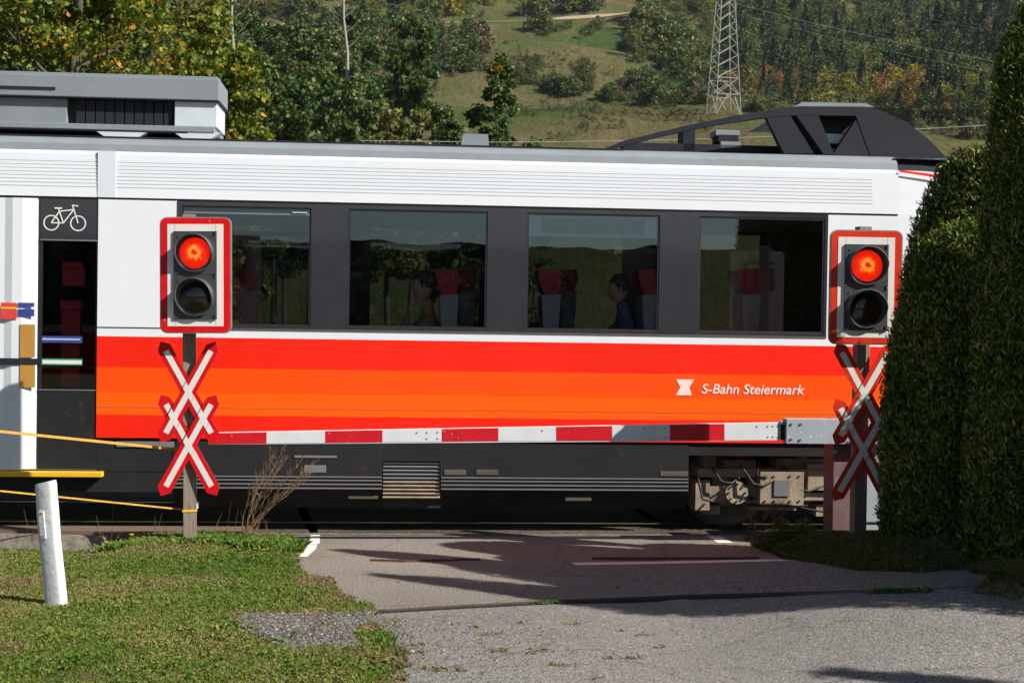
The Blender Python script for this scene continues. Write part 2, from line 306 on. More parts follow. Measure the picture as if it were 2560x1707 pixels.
# ------------------------------------------------------------------ object helpers
def tag(o, label=None, cat=None, group=None, kind=None):
    if label: o['label'] = label
    if cat: o['category'] = cat
    if group: o['group'] = group
    if kind: o['kind'] = kind
    return o
def empty(name, loc=(0, 0, 0), rz=0, label=None, cat=None, group=None):
    o = bpy.data.objects.new(name, None); C.objects.link(o); o.location = loc; o.rotation_euler = (0, 0, rz); o.empty_display_size = .2
    return tag(o, label, cat, group)
class MB:
    """collects shapes, then links them as one mesh object"""
    def __init__(s): s.v = []; s.f = []; s.m = []; s.mats = []; s.sm = []; s.g = 0; s.fg = []
    def mi(s, mat):
        if mat not in s.mats: s.mats.append(mat)
        return s.mats.index(mat)
    def add(s, vs, fs, mat, smooth=False):
        n = len(s.v); k = s.mi(mat); s.v += [tuple(p) for p in vs]
        for f in fs: s.f.append([i+n for i in f]); s.m.append(k); s.sm.append(smooth); s.fg.append(s.g)
    def box(s, a, b, mat, rot=None, piv=None):
        s.g += 1
        x0, y0, z0 = a; x1, y1, z1 = b
        vs = [Vector(p) for p in ((x0, y0, z0), (x1, y0, z0), (x1, y1, z0), (x0, y1, z0), (x0, y0, z1), (x1, y0, z1), (x1, y1, z1), (x0, y1, z1))]
        if rot is not None:
            c = Vector(piv) if piv else (Vector(a)+Vector(b))/2
            vs = [c+rot@(p-c) for p in vs]
        s.add(vs, [(0, 3, 2, 1), (4, 5, 6, 7), (0, 1, 5, 4), (1, 2, 6, 5), (2, 3, 7, 6), (3, 0, 4, 7)], mat)
    def bar(s, p, q, wx, wy, mat, up=Vector((0, 0, 1))):
        s.g += 1; p = Vector(p); q = Vector(q); d = (q-p).normalized(); a = d.cross(up)
        if a.length < 1e-4: a = d.cross(Vector((0, 1, 0)))
        a.normalize(); b = d.cross(a)
        vs = [e+a*sx*wx/2+b*sy*wy/2 for e in (p, q) for sx, sy in ((-1, -1), (1, -1), (1, 1), (-1, 1))]
        s.add(vs, [(0, 1, 2, 3), (7, 6, 5, 4), (0, 4, 5, 1), (1, 5, 6, 2), (2, 6, 7, 3), (3, 7, 4, 0)], mat)
    def tube(s, pts, rads, mat, n=8, cap=True, smooth=True):
        s.g += 1; pts = [Vector(p) for p in pts]
        if isinstance(rads, (int, float)): rads = [rads]*len(pts)
        vs = []; fs = []; pa = None
        for i, p in enumerate(pts):
            d = (pts[min(i+1, len(pts)-1)]-pts[max(i-1, 0)]).normalized()
            a = d.cross(Vector((0, 0, 1))) if pa is None else pa-d*pa.dot(d)
            if a.length < 1e-3: a = d.cross(Vector((0, 1, 0)))
            a.normalize(); pa = a; b = d.cross(a)
            for k in range(n):
                t = 2*math.pi*k/n; vs.append(p+(a*math.cos(t)+b*math.sin(t))*rads[i])
            if i:
                for k in range(n):
                    fs.append(((i-1)*n+k, (i-1)*n+(k+1) % n, i*n+(k+1) % n, i*n+k))
        s.add(vs, fs, mat, smooth)
        if cap: s.add(vs[:n], [tuple(range(n))[::-1]], mat); s.add(vs[-n:], [tuple(range(n))], mat)
    def prism(s, poly, y0, y1, mat, mat_side=None):
        """poly in (x,z), extruded along y"""
        s.g += 1
        n = len(poly); a = [(x, y0, z) for x, z in poly]; b = [(x, y1, z) for x, z in poly]
        ar = sum(poly[i][0]*poly[(i+1) % n][1]-poly[(i+1) % n][0]*poly[i][1] for i in range(n))
        if ar < 0: a = a[::-1]; b = b[::-1]
        s.add(a, [tuple(range(n))], mat); s.add(b, [tuple(range(n))[::-1]], mat)
        s.add(a+b, [((i+1) % n, i, n+i, n+(i+1) % n) for i in range(n)], mat_side or mat)
    def ring(s, c, r0, r1, y0, y1, mat, n=28):
        """flat washer in the xz plane"""
        s.g += 1
        vs = []
        for k in range(n):
            t = 2*math.pi*k/n; cc, ss = math.cos(t), math.sin(t)
            vs += [(c[0]+r0*cc, y0, c[1]+r0*ss), (c[0]+r1*cc, y0, c[1]+r1*ss), (c[0]+r0*cc, y1, c[1]+r0*ss), (c[0]+r1*cc, y1, c[1]+r1*ss)]
        fs = []
        for k in range(n):
            i = 4*k; j = 4*((k+1) % n)
            fs += [(i, i+1, j+1, j), (i+1, i+3, j+3, j+1), (i+3, i+2, j+2, j+3), (i+2, i, j, j+2)]
        s.add(vs, fs, mat, False)
    def build_each(s, name, parent=None, bevel=0):
        out = []
        for g in sorted(set(s.fg)):
            m = MB(); idx = {}
            for f, k, sm, fg in zip(s.f, s.m, s.sm, s.fg):
                if fg != g: continue
                nf = []
                for i in f:
                    if i not in idx: idx[i] = len(m.v); m.v.append(s.v[i])
                    nf.append(idx[i])
                m.f.append(nf); m.m.append(m.mi(s.mats[k])); m.sm.append(sm); m.fg.append(g)
            out.append(m.build(name, parent, bevel))
        return out
    def build(s, name, parent=None, bevel=0, seg=2):
        me = bpy.data.meshes.new(name); me.from_pydata(s.v, [], s.f)
        for m in s.mats: me.materials.append(m)
        me.polygons.foreach_set('material_index', s.m); me.polygons.foreach_set('use_smooth', s.sm); me.update()
        o = bpy.data.objects.new(name, me); C.objects.link(o)
        if parent is not None: o.parent = parent
        if bevel:
            b = o.modifiers.new('bevel', 'BEVEL'); b.width = bevel; b.segments = seg; b.limit_method = 'ANGLE'; b.angle_limit = R(40); b.harden_normals = False
        return o
def npmesh(name, verts, quads, mats, mi=None, parent=None, smooth=False):
    me = bpy.data.meshes.new(name); nv = len(verts); nf = len(quads); k = quads.shape[1]
    me.vertices.add(nv); me.vertices.foreach_set('co', np.asarray(verts, np.float32).ravel())
    me.loops.add(nf*k); me.loops.foreach_set('vertex_index', np.asarray(quads, np.int32).ravel())
    me.polygons.add(nf); me.polygons.foreach_set('loop_start', np.arange(0, nf*k, k, dtype=np.int32))
    try: me.polygons.foreach_set('loop_total', np.full(nf, k, np.int32))
    except Exception: pass
    if not isinstance(mats, (list, tuple)): mats = [mats]
    for m in mats: me.materials.append(m)
    if mi is not None: me.polygons.foreach_set('material_index', np.asarray(mi, np.int32))
    me.update(calc_edges=True); me.validate()
    o = bpy.data.objects.new(name, me); C.objects.link(o)
    if parent is not None: o.parent = parent
    return o
def unit(a): return a/np.maximum(np.linalg.norm(a, axis=-1, keepdims=True), 1e-9)
def leaves(cent, size, up=None, upw=.5, aspect=.55, rng=RNG, fold=.25, diru=None, dw=0):
    """one folded four-cornered leaf per centre -> verts, quads"""
    n = len(cent); cent = np.asarray(cent, float); size = np.broadcast_to(np.asarray(size, float), (n,))
    nn = rng.normal(size=(n, 3))
    nn = unit(nn)+upw*(np.array([0, 0, 1.]) if up is None else up); nn = unit(nn)
    d = rng.normal(size=(n, 3)); d = unit(d)
    if diru is not None: d = unit(d*(1-dw)+diru*dw)
    d = unit(d-nn*(d*nn).sum(1, keepdims=True)); s = np.cross(nn, d); L = size[:, None]
    v = np.empty((n, 4, 3))
    v[:, 0] = cent-d*L*.5; v[:, 2] = cent+d*L*.5
    v[:, 1] = cent+s*L*aspect*.5+nn*L*fold*.3-d*L*.05; v[:, 3] = cent-s*L*aspect*.5+nn*L*fold*.3-d*L*.05
    return v.reshape(-1, 3), np.arange(n*4).reshape(-1, 4)
def merge(parts):
    vs = []; qs = []; mi = []; off = 0
    for v, q, m in parts:
        vs.append(v); qs.append(q+off); mi.append(np.full(len(q), m)); off += len(v)
    return np.concatenate(vs), np.concatenate(qs), np.concatenate(mi)

# ------------------------------------------------------------------ terrain
def zhill(x, y):
    x = np.asarray(x, float); y = np.asarray(y, float)
    base = .30*np.clip(y-120, 0, None)+.06*np.clip(y-300, 0, None)
    base = base*smooth(90, 180, y)
    n = (fbm(x/60+5, y/45+2, 4)-.47)*14*smooth(130, 230, y)
    te = 1.6*np.sin((base+.035*x+3*fbm(x/80, y/80, 3))/2.9)*smooth(150, 230, y)
    return base+n+te-.06
def hillpt(px, py, lift=0):
    px = np.atleast_1d(np.asarray(px, float)); py = np.atleast_1d(np.asarray(py, float))
    d = np.array(Fv)[None]+np.outer((px-1280)/FPX, np.array(Rv))-np.outer((py-853.5)/FPX, np.array(Uv))
    t = np.full(len(px), 130.0); done = np.zeros(len(px), bool)
    for k in range(520):
        x = d[:, 0]*t; y = d[:, 1]*t; z = CAMH+d[:, 2]*t
        done |= z < zhill(x, y)
        t = np.where(done, t, t+1.2)
    x = d[:, 0]*t; y = d[:, 1]*t
    return np.stack([x, y, zhill(x, y)+lift], 1)
xs = np.concatenate([np.linspace(-420, -90, 50), np.linspace(-88, 190, 190), np.linspace(194, 620, 60)]); ys = np.concatenate([np.linspace(60, 150, 24), np.linspace(152, 520, 260), np.linspace(526, 640, 20)])
X, Y = np.meshgrid(xs, ys); Z = zhill(X, Y)
nx, ny = len(xs), len(ys); I = np.arange(nx*ny).reshape(ny, nx)
q = np.stack([I[:-1, :-1], I[:-1, 1:], I[1:, 1:], I[1:, :-1]], -1).reshape(-1, 4)
hill = npmesh('hillside', np.stack([X, Y, Z], -1).reshape(-1, 3), q, MT['hill']); tag(hill, kind='structure')
hill.data.polygons.foreach_set('use_smooth', [True]*len(hill.data.polygons))

def zroadv(x, y):
    return .36*smooth(.9, 3.3, x)*smooth(7.0, 10.1, y)*(1-.72*smooth(11.0, 12.5, y))*(1-smooth(12.5, 13.4, y))
def sheet(name, poly, z, mat, kind='structure', label=None, cat=None, thick=0, drape=False):
    bm = bmesh.new(); vs = [bm.verts.new((p[0], p[1], z if len(p) < 3 else p[2])) for p in poly]; f = bm.faces.new(vs); f.normal_update()
    if f.normal.z < 0: f.normal_flip()
    bm.normal_update()
    bmesh.ops.triangulate(bm, faces=bm.faces[:])
    if drape:
        xs_ = [p[0] for p in poly]; ys_ = [p[1] for p in poly]
        for ax, lo, hi in ((0, max(.9, min(xs_)), min(4.6, max(xs_))), (1, max(7.0, min(ys_)), min(13.4, max(ys_)))):
            k = lo+.011
            while k < hi:
                bmesh.ops.bisect_plane(bm, geom=bm.verts[:]+bm.edges[:]+bm.faces[:], plane_co=(k, 0, 0) if ax == 0 else (0, k, 0), plane_no=(1, 0, 0) if ax == 0 else (0, 1, 0)); k += .2
        for vt in bm.verts: vt.co.z = z+zroad(vt.co.x, vt.co.y)
    me = bpy.data.meshes.new(name); bm.to_mesh(me); bm.free(); me.materials.append(mat)
    for p in me.polygons:
        pass
    o = bpy.data.objects.new(name, me); C.objects.link(o); return tag(o, label, cat, kind=kind)
sheet('ground', [(-900, -700), (900, -700), (900, 150), (-900, 150)], -.16, MT['field'])

# track: ballast bed, rails
def tp(u, v, z=0): return tuple(tw(u, v, z))
sheet('ballast_bed', [tp(-60, -1.55), tp(60, -1.55), tp(60, 2.3), tp(-60, 2.3)], -.13, MT['ballast'])
def strip_obj(name, u0, u1, v0, v1, z0, z1, mat, top=None, parent=None, bevel=0):
    m = MB(); P = [tw(u, v, z) for z in (z0, z1) for u, v in ((u0, v0), (u1, v0), (u1, v1), (u0, v1))]
    m.add(P, [(0, 1, 5, 4), (1, 2, 6, 5), (2, 3, 7, 6), (3, 0, 4, 7), (0, 3, 2, 1)], mat); m.add(P, [(4, 5, 6, 7)], top or mat)
    return m.build(name, parent, bevel)
for v, wh in ((-.7525, 'near'), (.7525, 'far')):
    m = MB()
    P = [(-.036, .012), (.036, .012), (.036, -.035), (.008, -.05), (.008, -.13), (-.008, -.13), (-.008, -.05), (-.036, -.035)]
    for i in range(len(P)):
        a = P[i]; b = P[(i+1) % len(P)]
        m.add([tw(-60, v+a[0], a[1]), tw(60, v+a[0], a[1]), tw(60, v+b[0], b[1]), tw(-60, v+b[0], b[1])], [(3, 2, 1, 0)], MT['steel'] if i == 0 else MT['railside'])
    o = m.build('rail'); tag(o, 'steel rail of the track on the '+('nearer side, polished on top' if wh == 'near' else 'farther side, its top a thin bright line'), 'rail', 'rails of the railway track')
# sleepers (left of the crossing)
m = MB()
for k in range(70):
    u = -45+k*.62
    if -2.55 < u < 2.15: continue
    P = [tw(u+a, b, -.09) for a, b in ((-.13, -1.3), (.13, -1.3), (.13, 1.3), (-.13, 1.3))]+[tw(u+a, b, -.14) for a, b in ((-.13, -1.3), (.13, -1.3), (.13, 1.3), (-.13, 1.3))]
    m.add(P, [(0, 1, 2, 3), (0, 4, 5, 1), (1, 5, 6, 2), (2, 6, 7, 3), (3, 7, 4, 0)], MT['concrete'])
o = m.build('track_sleepers'); tag(o, kind='structure')
# crossing panels inside and outside of the rails
for v0, v1 in ((-.70, -.02), (-.005, .70), (.80, 1.6)):
    o = strip_obj('crossing_panel', -2.5, 2.1, v0, v1, -.12, -.012, MT['panel'], bevel=.01); tag(o, kind='structure')
o = strip_obj('crossing_edge_strip', -2.6, 2.6, -1.52, -1.44, -.1, .004, MT['concrete']); tag(o, kind='structure')
o = strip_obj('crossing_panel', -2.6, 2.4, -1.43, -.80, -.12, -.014, MT['panel'], bevel=.01); tag(o, kind='structure')
o = strip_obj('track_edge_beam', -40, -2.62, -1.68, -1.34, -.16, .055, MT['edge'], bevel=.015); tag(o, kind='structure')

# road: near part grey, crossing part pinkish
G = lambda pts: [tuple(gr(x, y)[:2]) for x, y in pts]
chan = [(880, 1533), (960, 1530), (1150, 1519), (1400, 1506), (1700, 1494), (1950, 1487), (2250, 1480), (2700, 1470)]
near = G(chan[::-1])+[(-2.8, 8.0), (-3.5, 3.0), (-3.5, -8), (14, -8), (14, 9)]
sheet('road', near, -.004, MT['asphalt'], drape=True)
front = [tuple(tw(u, -1.525)[:2]) for u in (-2.65, 0, 3.0, 14)]
far = [tuple(p) for p in G([(820, 1533)])]+G(chan)+[(14, 10.5)]+front[::-1]
far = [(-2.75, 12.9), (-2.5, 11.3)]+far[0:]
sheet('crossing_road', far, .0, MT['asphaltpink'], drape=True)
# road behind the track
bk = [tuple(tw(u, v)[:2]) for u, v in ((-2.5, 1.62), (2.6, 1.62), (6.5, 40), (-1.5, 40))]
sheet('road_beyond_track', bk, -.02, MT['asphalt'])
def mark(px, z=.004, mat='mark'):
    q_ = []
    for a, c in zip(px, px[1:]+px[:1]):
        n_ = max(1, int(abs(c[0]-a[0])/40)); q_ += [(a[0]+(c[0]-a[0])*k/n_, a[1]+(c[1]-a[1])*k/n_) for k in range(n_)]
    px = q_
    o = sheet('road_marking', G(px), z, MT[mat], drape=True); return o
mark([(776, 1333), (800, 1333), (799, 1359), (774, 1360)])
mark([(764, 1361), (793, 1360), (790, 1372), (768, 1392), (748, 1392)])
mark([(742, 1269), (768, 1268), (780, 1300), (797, 1331), (775, 1331), (757, 1300)], .0, 'marksheen')
mark([(1582, 1273), (1606, 1273), (1652, 1300), (1632, 1302)], .0, 'marksheen')
mark([(1765, 1340), (1800, 1340), (1832, 1357), (1795, 1357)])
mark([(1724, 1335), (1758, 1335), (1764, 1338), (1730, 1338)])
mark([(1428, 1407), (1700, 1403), (1950, 1398), (1975, 1402), (1700, 1409), (1440, 1413)])
# drain channels set in the road
def channel(name, pts, wpx, mat):
    m = MB()
    for (a, b) in zip(pts[:-1], pts[1:]):
        p = gr(*a); q2 = gr(*b); m.bar(p+Vector((0, 0, -.024)), q2+Vector((0, 0, -.024)), wpx, .056, mat)
        m.bar(p+Vector((0, wpx*.7, -.02)), q2+Vector((0, wpx*.7, -.02)), .012, .075, MT['railside'])
    return tag(m.build(name), kind='structure')
channel('drain_channel', chan, .032, MT['black'])
channel('drain_channel', [(925, 1402), (1010, 1405), (1200, 1400)], .02, MT['rust'])
channel('drain_channel', [(1480, 1398), (1700, 1398), (1900, 1397)], .02, MT['rust'])

# ------------------------------------------------------------------ lawns
def pl_dist(pl, x, y):
    x = np.asarray(x, float); d = np.full(x.shape, 9.)
    for a, b in zip(pl[:-1], pl[1:]):
        a = np.array(a); b = np.array(b); ab = b-a; t = np.clip(((x-a[0])*ab[0]+(y-a[1])*ab[1])/max(1e-9, ab@ab), 0, 1)
        d = np.minimum(d, np.hypot(x-a[0]-t*ab[0], y-a[1]-t*ab[1]))
    return d
R_edge = [(1858, 1345), (1868, 1352), (1900, 1374), (1945, 1390), (2010, 1404), (2080, 1414), (2150, 1427), (2300, 1431), (2440, 1423), (2600, 1412)]
rp = [tuple(gr(x, y)[:2]) for x, y in R_edge]
def zlawn(x, y):
    y = np.asarray(y, float); x = np.asarray(x, float)
    left = .07*smooth(11.2, 12.6, y)*smooth(-3.7, -3.1, x)-.10*smooth(12.2, 12.7, y)*smooth(-3.3, -3.8, x)-.17*smooth(12.9, 13.6, y)+.025*(fbm(x*1.3, y*1.3, 3)-.5)
    right = zroadv(x, y)+.12*smooth(0, .45, pl_dist(rp, x, y))*(y < 13.2)-.1*smooth(13.1, 13.8, y)+.02*(fbm(x*1.5+9, y*1.5, 3)-.5)
    return np.where(x < .6, left, right)+.012
L_edge = [(610, 1341), (700, 1362), (735, 1383), (760, 1397), (748, 1412), (792, 1440), (832, 1452), (838, 1474), (884, 1491), (942, 1519), (955, 1531), (915, 1548), (950, 1570), (1000, 1600), (1022, 1640), (1008, 1680), (1030, 1710)]
lp = [tuple(gr(x, y)[:2]) for x, y in L_edge]
left_poly = [tuple(tw(-7.5, -1.67)[:2]), tuple(tw(-2.63, -1.67)[:2])]+lp+[(-1.0, 7.0), (-.9, 5.0), (-9, 5.0), (-9, 12.5)]
right_poly = [tuple(tw(2.15, -1.53)[:2])]+rp+[(7.5, 9.6), (9, 9.6), (9, 14.2), tuple(tw(8, -1.53)[:2])]
patch_poly = [tuple(gr(x, y)[:2]) for x, y in [(2420, 1478), (2475, 1462), (2620, 1455), (2700, 1500), (2560, 1502), (2480, 1488)]]
def inside(poly, x, y):
    x = np.asarray(x); y = np.asarray(y); c = np.zeros(x.shape, bool); n = len(poly)
    for i in range(n):
        x1, y1 = poly[i]; x2, y2 = poly[(i+1) % n]
        if y1 == y2: continue
        k = ((y1 > y) != (y2 > y)) & (x < (x2-x1)*(y-y1)/(y2-y1)+x1); c ^= k
    return c
def edge_dist(poly, x, y):
    d = np.full(x.shape, 9.)
    for i in range(len(poly)):
        a = np.array(poly[i]); b = np.array(poly[(i+1) % len(poly)]); ab = b-a
        t = np.clip(((x-a[0])*ab[0]+(y-a[1])*ab[1])/max(1e-9, ab@ab), 0, 1)
        d = np.minimum(d, np.hypot(x-a[0]-t*ab[0], y-a[1]-t*ab[1]))
    return d
def lawn_ground(name, poly):
    xs_ = [p[0] for p in poly]; ys_ = [p[1] for p in poly]; h = .07
    gx = np.arange(min(xs_)-h, max(xs_)+h, h); gy = np.arange(min(ys_)-h, max(ys_)+h, h); X, Y = np.meshgrid(gx, gy)
    ok = inside(poly, X, Y); dd = edge_dist(poly, X, Y)
    zr = zroadv(X, Y); zz = zr+(zlawn(X, Y)-zr)*smooth(0, .12, dd); Z = np.where(ok, zz+.008*np.minimum(1, dd/.1), zr-.05)
    I = np.arange(X.size).reshape(X.shape); q = np.stack([I[:-1, :-1], I[:-1, 1:], I[1:, 1:], I[1:, :-1]], -1).reshape(-1, 4)
    okv = ok.ravel(); q = q[okv[q].any(1)]
    o = npmesh(name, np.stack([X, Y, Z], -1).reshape(-1, 3), q, MT['soil']); return tag(o, kind='structure')
lawn_ground('lawn_ground', left_poly); lawn_ground('verge_ground', right_poly); lawn_ground('verge_patch_ground', patch_poly)
gravel_px = [(600, 1562), (640, 1548), (760, 1548), (930, 1543), (905, 1568), (880, 1590), (900, 1620), (760, 1625), (680, 1600)]
gravel_poly = [tuple(gr(x, y)[:2]) for x, y in gravel_px]
def blades(n, poly, hfun, rng, wid=.006, lean=.5, dens=None, zf=zlawn, bounds=None):
    xs_ = [p[0] for p in poly]; ys_ = [p[1] for p in poly]
    b = bounds or (min(xs_), max(xs_), min(ys_), max(ys_))
    x = rng.uniform(b[0], b[1], n); y = rng.uniform(b[2], b[3], n)
    k = inside(poly, x, y)
    if dens is not None: k &= rng.random(n) < dens(x, y)
    x = x[k]; y = y[k]; n = len(x); h = hfun(x, y)*rng.uniform(.55, 1.25, n); z = zf(x, y)
    a = rng.uniform(0, 2*np.pi, n); dx = np.cos(a)*lean*h*rng.random(n); dy = np.sin(a)*lean*h*rng.random(n)
    wv = rng.uniform(0, np.pi, n); wx = np.cos(wv)*wid*rng.uniform(.6, 1.3, n); wy = np.sin(wv)*wid*rng.uniform(.6, 1.3, n)
    v = np.empty((n, 4, 3)); v[:, 0] = np.stack([x-wx, y-wy, z-.01], 1); v[:, 1] = np.stack([x+wx, y+wy, z-.01], 1)
    v[:, 2] = np.stack([x+dx*.5+wx*.7, y+dy*.5+wy*.7, z+h*.6], 1); v[:, 3] = np.stack([x+dx, y+dy, z+h*np.sqrt(np.clip(1-.5*lean, .3, 1))], 1)
    return v.reshape(-1, 3), np.arange(n*4).reshape(-1, 4)
rg = np.random.default_rng(11)
dz = [([(-60, 1452), (500, 1446), (900, 1452), (900, 1478), (400, 1484), (-60, 1500)], 22000, .46), ([(-60, 1488), (120, 1486), (260, 1500), (120, 1520), (-60, 1522)], 9000, .36), ([(830, 1470), (950, 1528), (1030, 1600), (1040, 1710), (960, 1712), (940, 1610), (860, 1530), (780, 1480)], 24000, .42),
      ([(560, 1620), (1000, 1610), (1020, 1712), (700, 1712), (620, 1660)], 22000, .50), ([(520, 1535), (820, 1522), (860, 1545), (620, 1556), (560, 1580)], 16000, .30), ([(-60, 1585), (560, 1570), (640, 1700), (-60, 1710)], 22000, .52), ([(-60, 1392), (560, 1388), (560, 1402), (-60, 1408)], 7000, .42)]
dzw = [([tuple(gr(x, y)[:2]) for x, y in pl_], n_, th_) for pl_, n_, th_ in dz]
def dryness(x, y):
    m_ = np.zeros(np.shape(x)); f_ = fbm(x*2.6+4, y*4+1, 4)
    for pw, n_, th_ in dzw:
        k = inside(pw, x, y); e_ = smooth(0, .10, edge_dist(pw, x, y)+.12*(f_-.45)); m_ = np.maximum(m_, k*smooth(th_, th_+.12, f_)*e_)
    return m_
def dens_l(x, y):
    g = inside(gravel_poly, x, y); d = edge_dist(left_poly, x, y)
    bare = smooth(.60, .70, fbm(x*1.1+3, y*1.6+8, 3))
    gd = np.where(g, -1, 1)*edge_dist(gravel_poly, x, y)+.30*(fbm(x*4, y*5, 3)-.47)
    return (.04+.96*smooth(-.02, .10, gd))*smooth(-.03, .16, d+.35*(fbm(x*5+2, y*6, 3)-.5))*(1-.6*bare)*(.4+.6*smooth(.3, .5, fbm(x*6, y*9, 3)))*(1-.82*dryness(x, y))
hl = lambda x, y: .016+.040*fbm(x*2.5, y*3.5, 4)+.03*smooth(12.2, 12.6, y)*smooth(13.1, 12.9, y)
p1 = blades(760000, left_poly, hl, rg, .0033, .9, dens_l, bounds=(-6.0, .2, 7.4, 13.7))
p2 = blades(60000, left_poly, lambda x, y: .03+.13*fbm(x*3.5, y*3.5, 3), rg, .0042, 1.0, lambda x, y: smooth(12.15, 12.5, y)*smooth(.45, .58, fbm(x*2.3+1, y*2.3, 3)+.08*smooth(-2.8, -1.8, x))*(.25+.75*smooth(-3.7, -3.3, x)), bounds=(-5.6, -1.4, 12.1, 12.95))
v, q, mi = merge([(*p1, 0), (*p2, 1)])
tag(npmesh('lawn_grass', v, q, [MT['grass'], MT['grasslush']], mi), 'short mown green lawn with dry yellow patches beside the road', 'grass', kind='stuff')
gx_ = [gr(x, y) for x, y in [(640, 1540), (760, 1525), (930, 1550), (960, 1620), (900, 1650), (660, 1620), (560, 1570)]]
p3 = blades(34000, [tuple(p[:2]) for p in gx_], lambda x, y: .02+.05*fbm(x*4, y*4, 2), rg, .0032, 1.1, lambda x, y: np.where(inside(gravel_poly, x, y), .06, smooth(.40, .58, fbm(x*3+4, y*4, 3)))*smooth(9.2, 9.5, y+.2*fbm(x*3, y, 2)))
pp_ = [(*p3, 0)]
for pl_, n_, th_ in dz:
    pw = [tuple(gr(x, y)[:2]) for x, y in pl_]; pp_.append((*blades(n_*2, pw, lambda x, y: .018+.035*fbm(x*4, y*4, 2), rg, .003, 1.1, lambda x, y: dryness(x, y)*inside(left_poly, x, y)*(~inside(gravel_poly, x, y))), 0))
v3_, q3_, _m = merge(pp_); p3 = (v3_, q3_)
wl = []; rw = np.random.default_rng(91)
for k in range(420):
    px = rw.uniform(0, 1010); py = rw.choice([rw.uniform(1600, 1706), rw.uniform(1400, 1600)], p=[.6, .4]); pt = gr(px, py)
    if not bool(inside(left_poly, np.array([pt.x]), np.array([pt.y]))[0]) or fbm(pt.x*2+5, pt.y*2.5, 3) < .44: continue
    z_ = float(zlawn(pt.x, pt.y)); n_ = int(rw.integers(5, 12)); a_ = rw.uniform(0, 6.28, n_); rr_w = rw.uniform(.008, .035, n_)
    wl.append(np.stack([pt.x+rr_w*np.cos(a_), pt.y+rr_w*np.sin(a_), z_+.022+rw.uniform(0, .02, n_)], 1))
wl = np.concatenate(wl); wv, wq = leaves(wl, rw.uniform(.018, .040, len(wl)), upw=1.1, aspect=.6, rng=rw)
tag(npmesh('lawn_weeds', wv, wq, MT['grasslush']), 'small broad leaved weeds scattered through the lawn', 'weeds', kind='stuff')
tag(npmesh('dry_grass', p3[0], p3[1], MT['grassdry']), 'straw-coloured dry grass fringing the gravel patch', 'dry grass', kind='stuff')
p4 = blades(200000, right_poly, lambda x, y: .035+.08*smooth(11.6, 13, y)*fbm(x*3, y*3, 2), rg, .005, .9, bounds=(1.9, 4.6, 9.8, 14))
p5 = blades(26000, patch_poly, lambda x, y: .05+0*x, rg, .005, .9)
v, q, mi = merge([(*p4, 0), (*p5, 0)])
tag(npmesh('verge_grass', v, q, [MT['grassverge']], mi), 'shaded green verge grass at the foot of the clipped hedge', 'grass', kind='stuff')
# weeds and grass in the seams and between the loose asphalt
def seam_tufts():
    vs = []
    for (a, b, n, h) in [((1180, 1518), (1480, 1502), 160, .03), ((1640, 1495), (2250, 1478), 420, .035), ((880, 1402), (1260, 1399), 160, .03), ((2150, 1480), (2420, 1474), 200, .03)]:
        t = rg.random(n); px = a[0]+(b[0]-a[0])*t; py = a[1]+(b[1]-a[1])*t; P = np.array([gr(x, y+rg.normal()*1.2) for x, y in zip(px, py)]); k = fbm(P[:, 0]*3, P[:, 1]*0, 2) > .45
        vs.append(P[k]+np.array([0, 0, h*.3]))
    P = np.concatenate(vs); P = np.repeat(P, 4, 0)+rg.normal(size=(len(P)*4, 3))*np.array([.015, .008, .004])
    a = leaves(P, rg.uniform(.02, .05, len(P)), upw=.3, aspect=.3, rng=rg)
    # tufts in broken asphalt
    c = []
    for k in range(46):
        px = rg.uniform(930, 1720)**1; py = rg.uniform(1545, 1700)
        if rg.random() > 1.1-(px-900)/1000: continue
        p = gr(px, py); s = rg.uniform(.01, .05); nn = int(s*800)
        c.append(np.array(p)+rg.normal(size=(nn, 3))*np.array([s, s*.5, .003])+np.array([0, 0, .006]))
    c = np.concatenate(c); b = leaves(c, rg.uniform(.015, .04, len(c)), upw=.6, aspect=.3, rng=rg)
    v, q, mi = merge([(*a, 0), (*b, 1)]); tag(npmesh('seam_weeds', v, q, [MT['grasslush'], MT['grassverge2']], mi), 'small tufts of weeds growing in the asphalt seams', 'weeds', kind='stuff')
seam_tufts()
# loose stones
def stones(n, poly, smin, smax, rng, zoff=.012, extra=None):
    xs_ = [p[0] for p in poly]; ys_ = [p[1] for p in poly]
    x = rng.uniform(min(xs_), max(xs_), n); y = rng.uniform(min(ys_), max(ys_), n); k = inside(poly, x, y)
    if extra is not None: k &= rng.random(n) < extra(x, y)
    x = x[k]; y = y[k]; n = len(x); s = rng.uniform(smin, smax, n)*(.6+rng.random(n)**3)
    base = np.array([(1, 0, 0), (0, 1, 0), (-1, 0, 0), (0, -1, 0), (0, 0, .8), (0, 0, -.5)]); fq = np.array([(0, 1, 4), (1, 2, 4), (2, 3, 4), (3, 0, 4)])
    v = base[None]*s[:, None, None]*rng.uniform(.6, 1.2, (n, 6, 3)); a = rng.uniform(0, 6.28, n); ca, sa = np.cos(a)[:, None], np.sin(a)[:, None]
    vx = v[:, :, 0]*ca-v[:, :, 1]*sa; vy = v[:, :, 0]*sa+v[:, :, 1]*ca
    v = np.stack([vx+x[:, None], vy+y[:, None], v[:, :, 2]+zoff], -1)
    f = fq[None]+6*np.arange(n)[:, None, None]; return v.reshape(-1, 3), f.reshape(-1, 3)
big_g = [(gravel_poly[0][0]+(p[0]-gravel_poly[0][0])*1.12-.08, p[1]*1.0+(p[1]-9.55)*.25) for p in gravel_poly]
s1 = stones(9000, big_g, .004, .013, rg, .03)
brk = [tuple(gr(x, y)[:2]) for x, y in [(930, 1545), (1250, 1530), (1500, 1600), (1650, 1710), (1010, 1712), (1015, 1620)]]
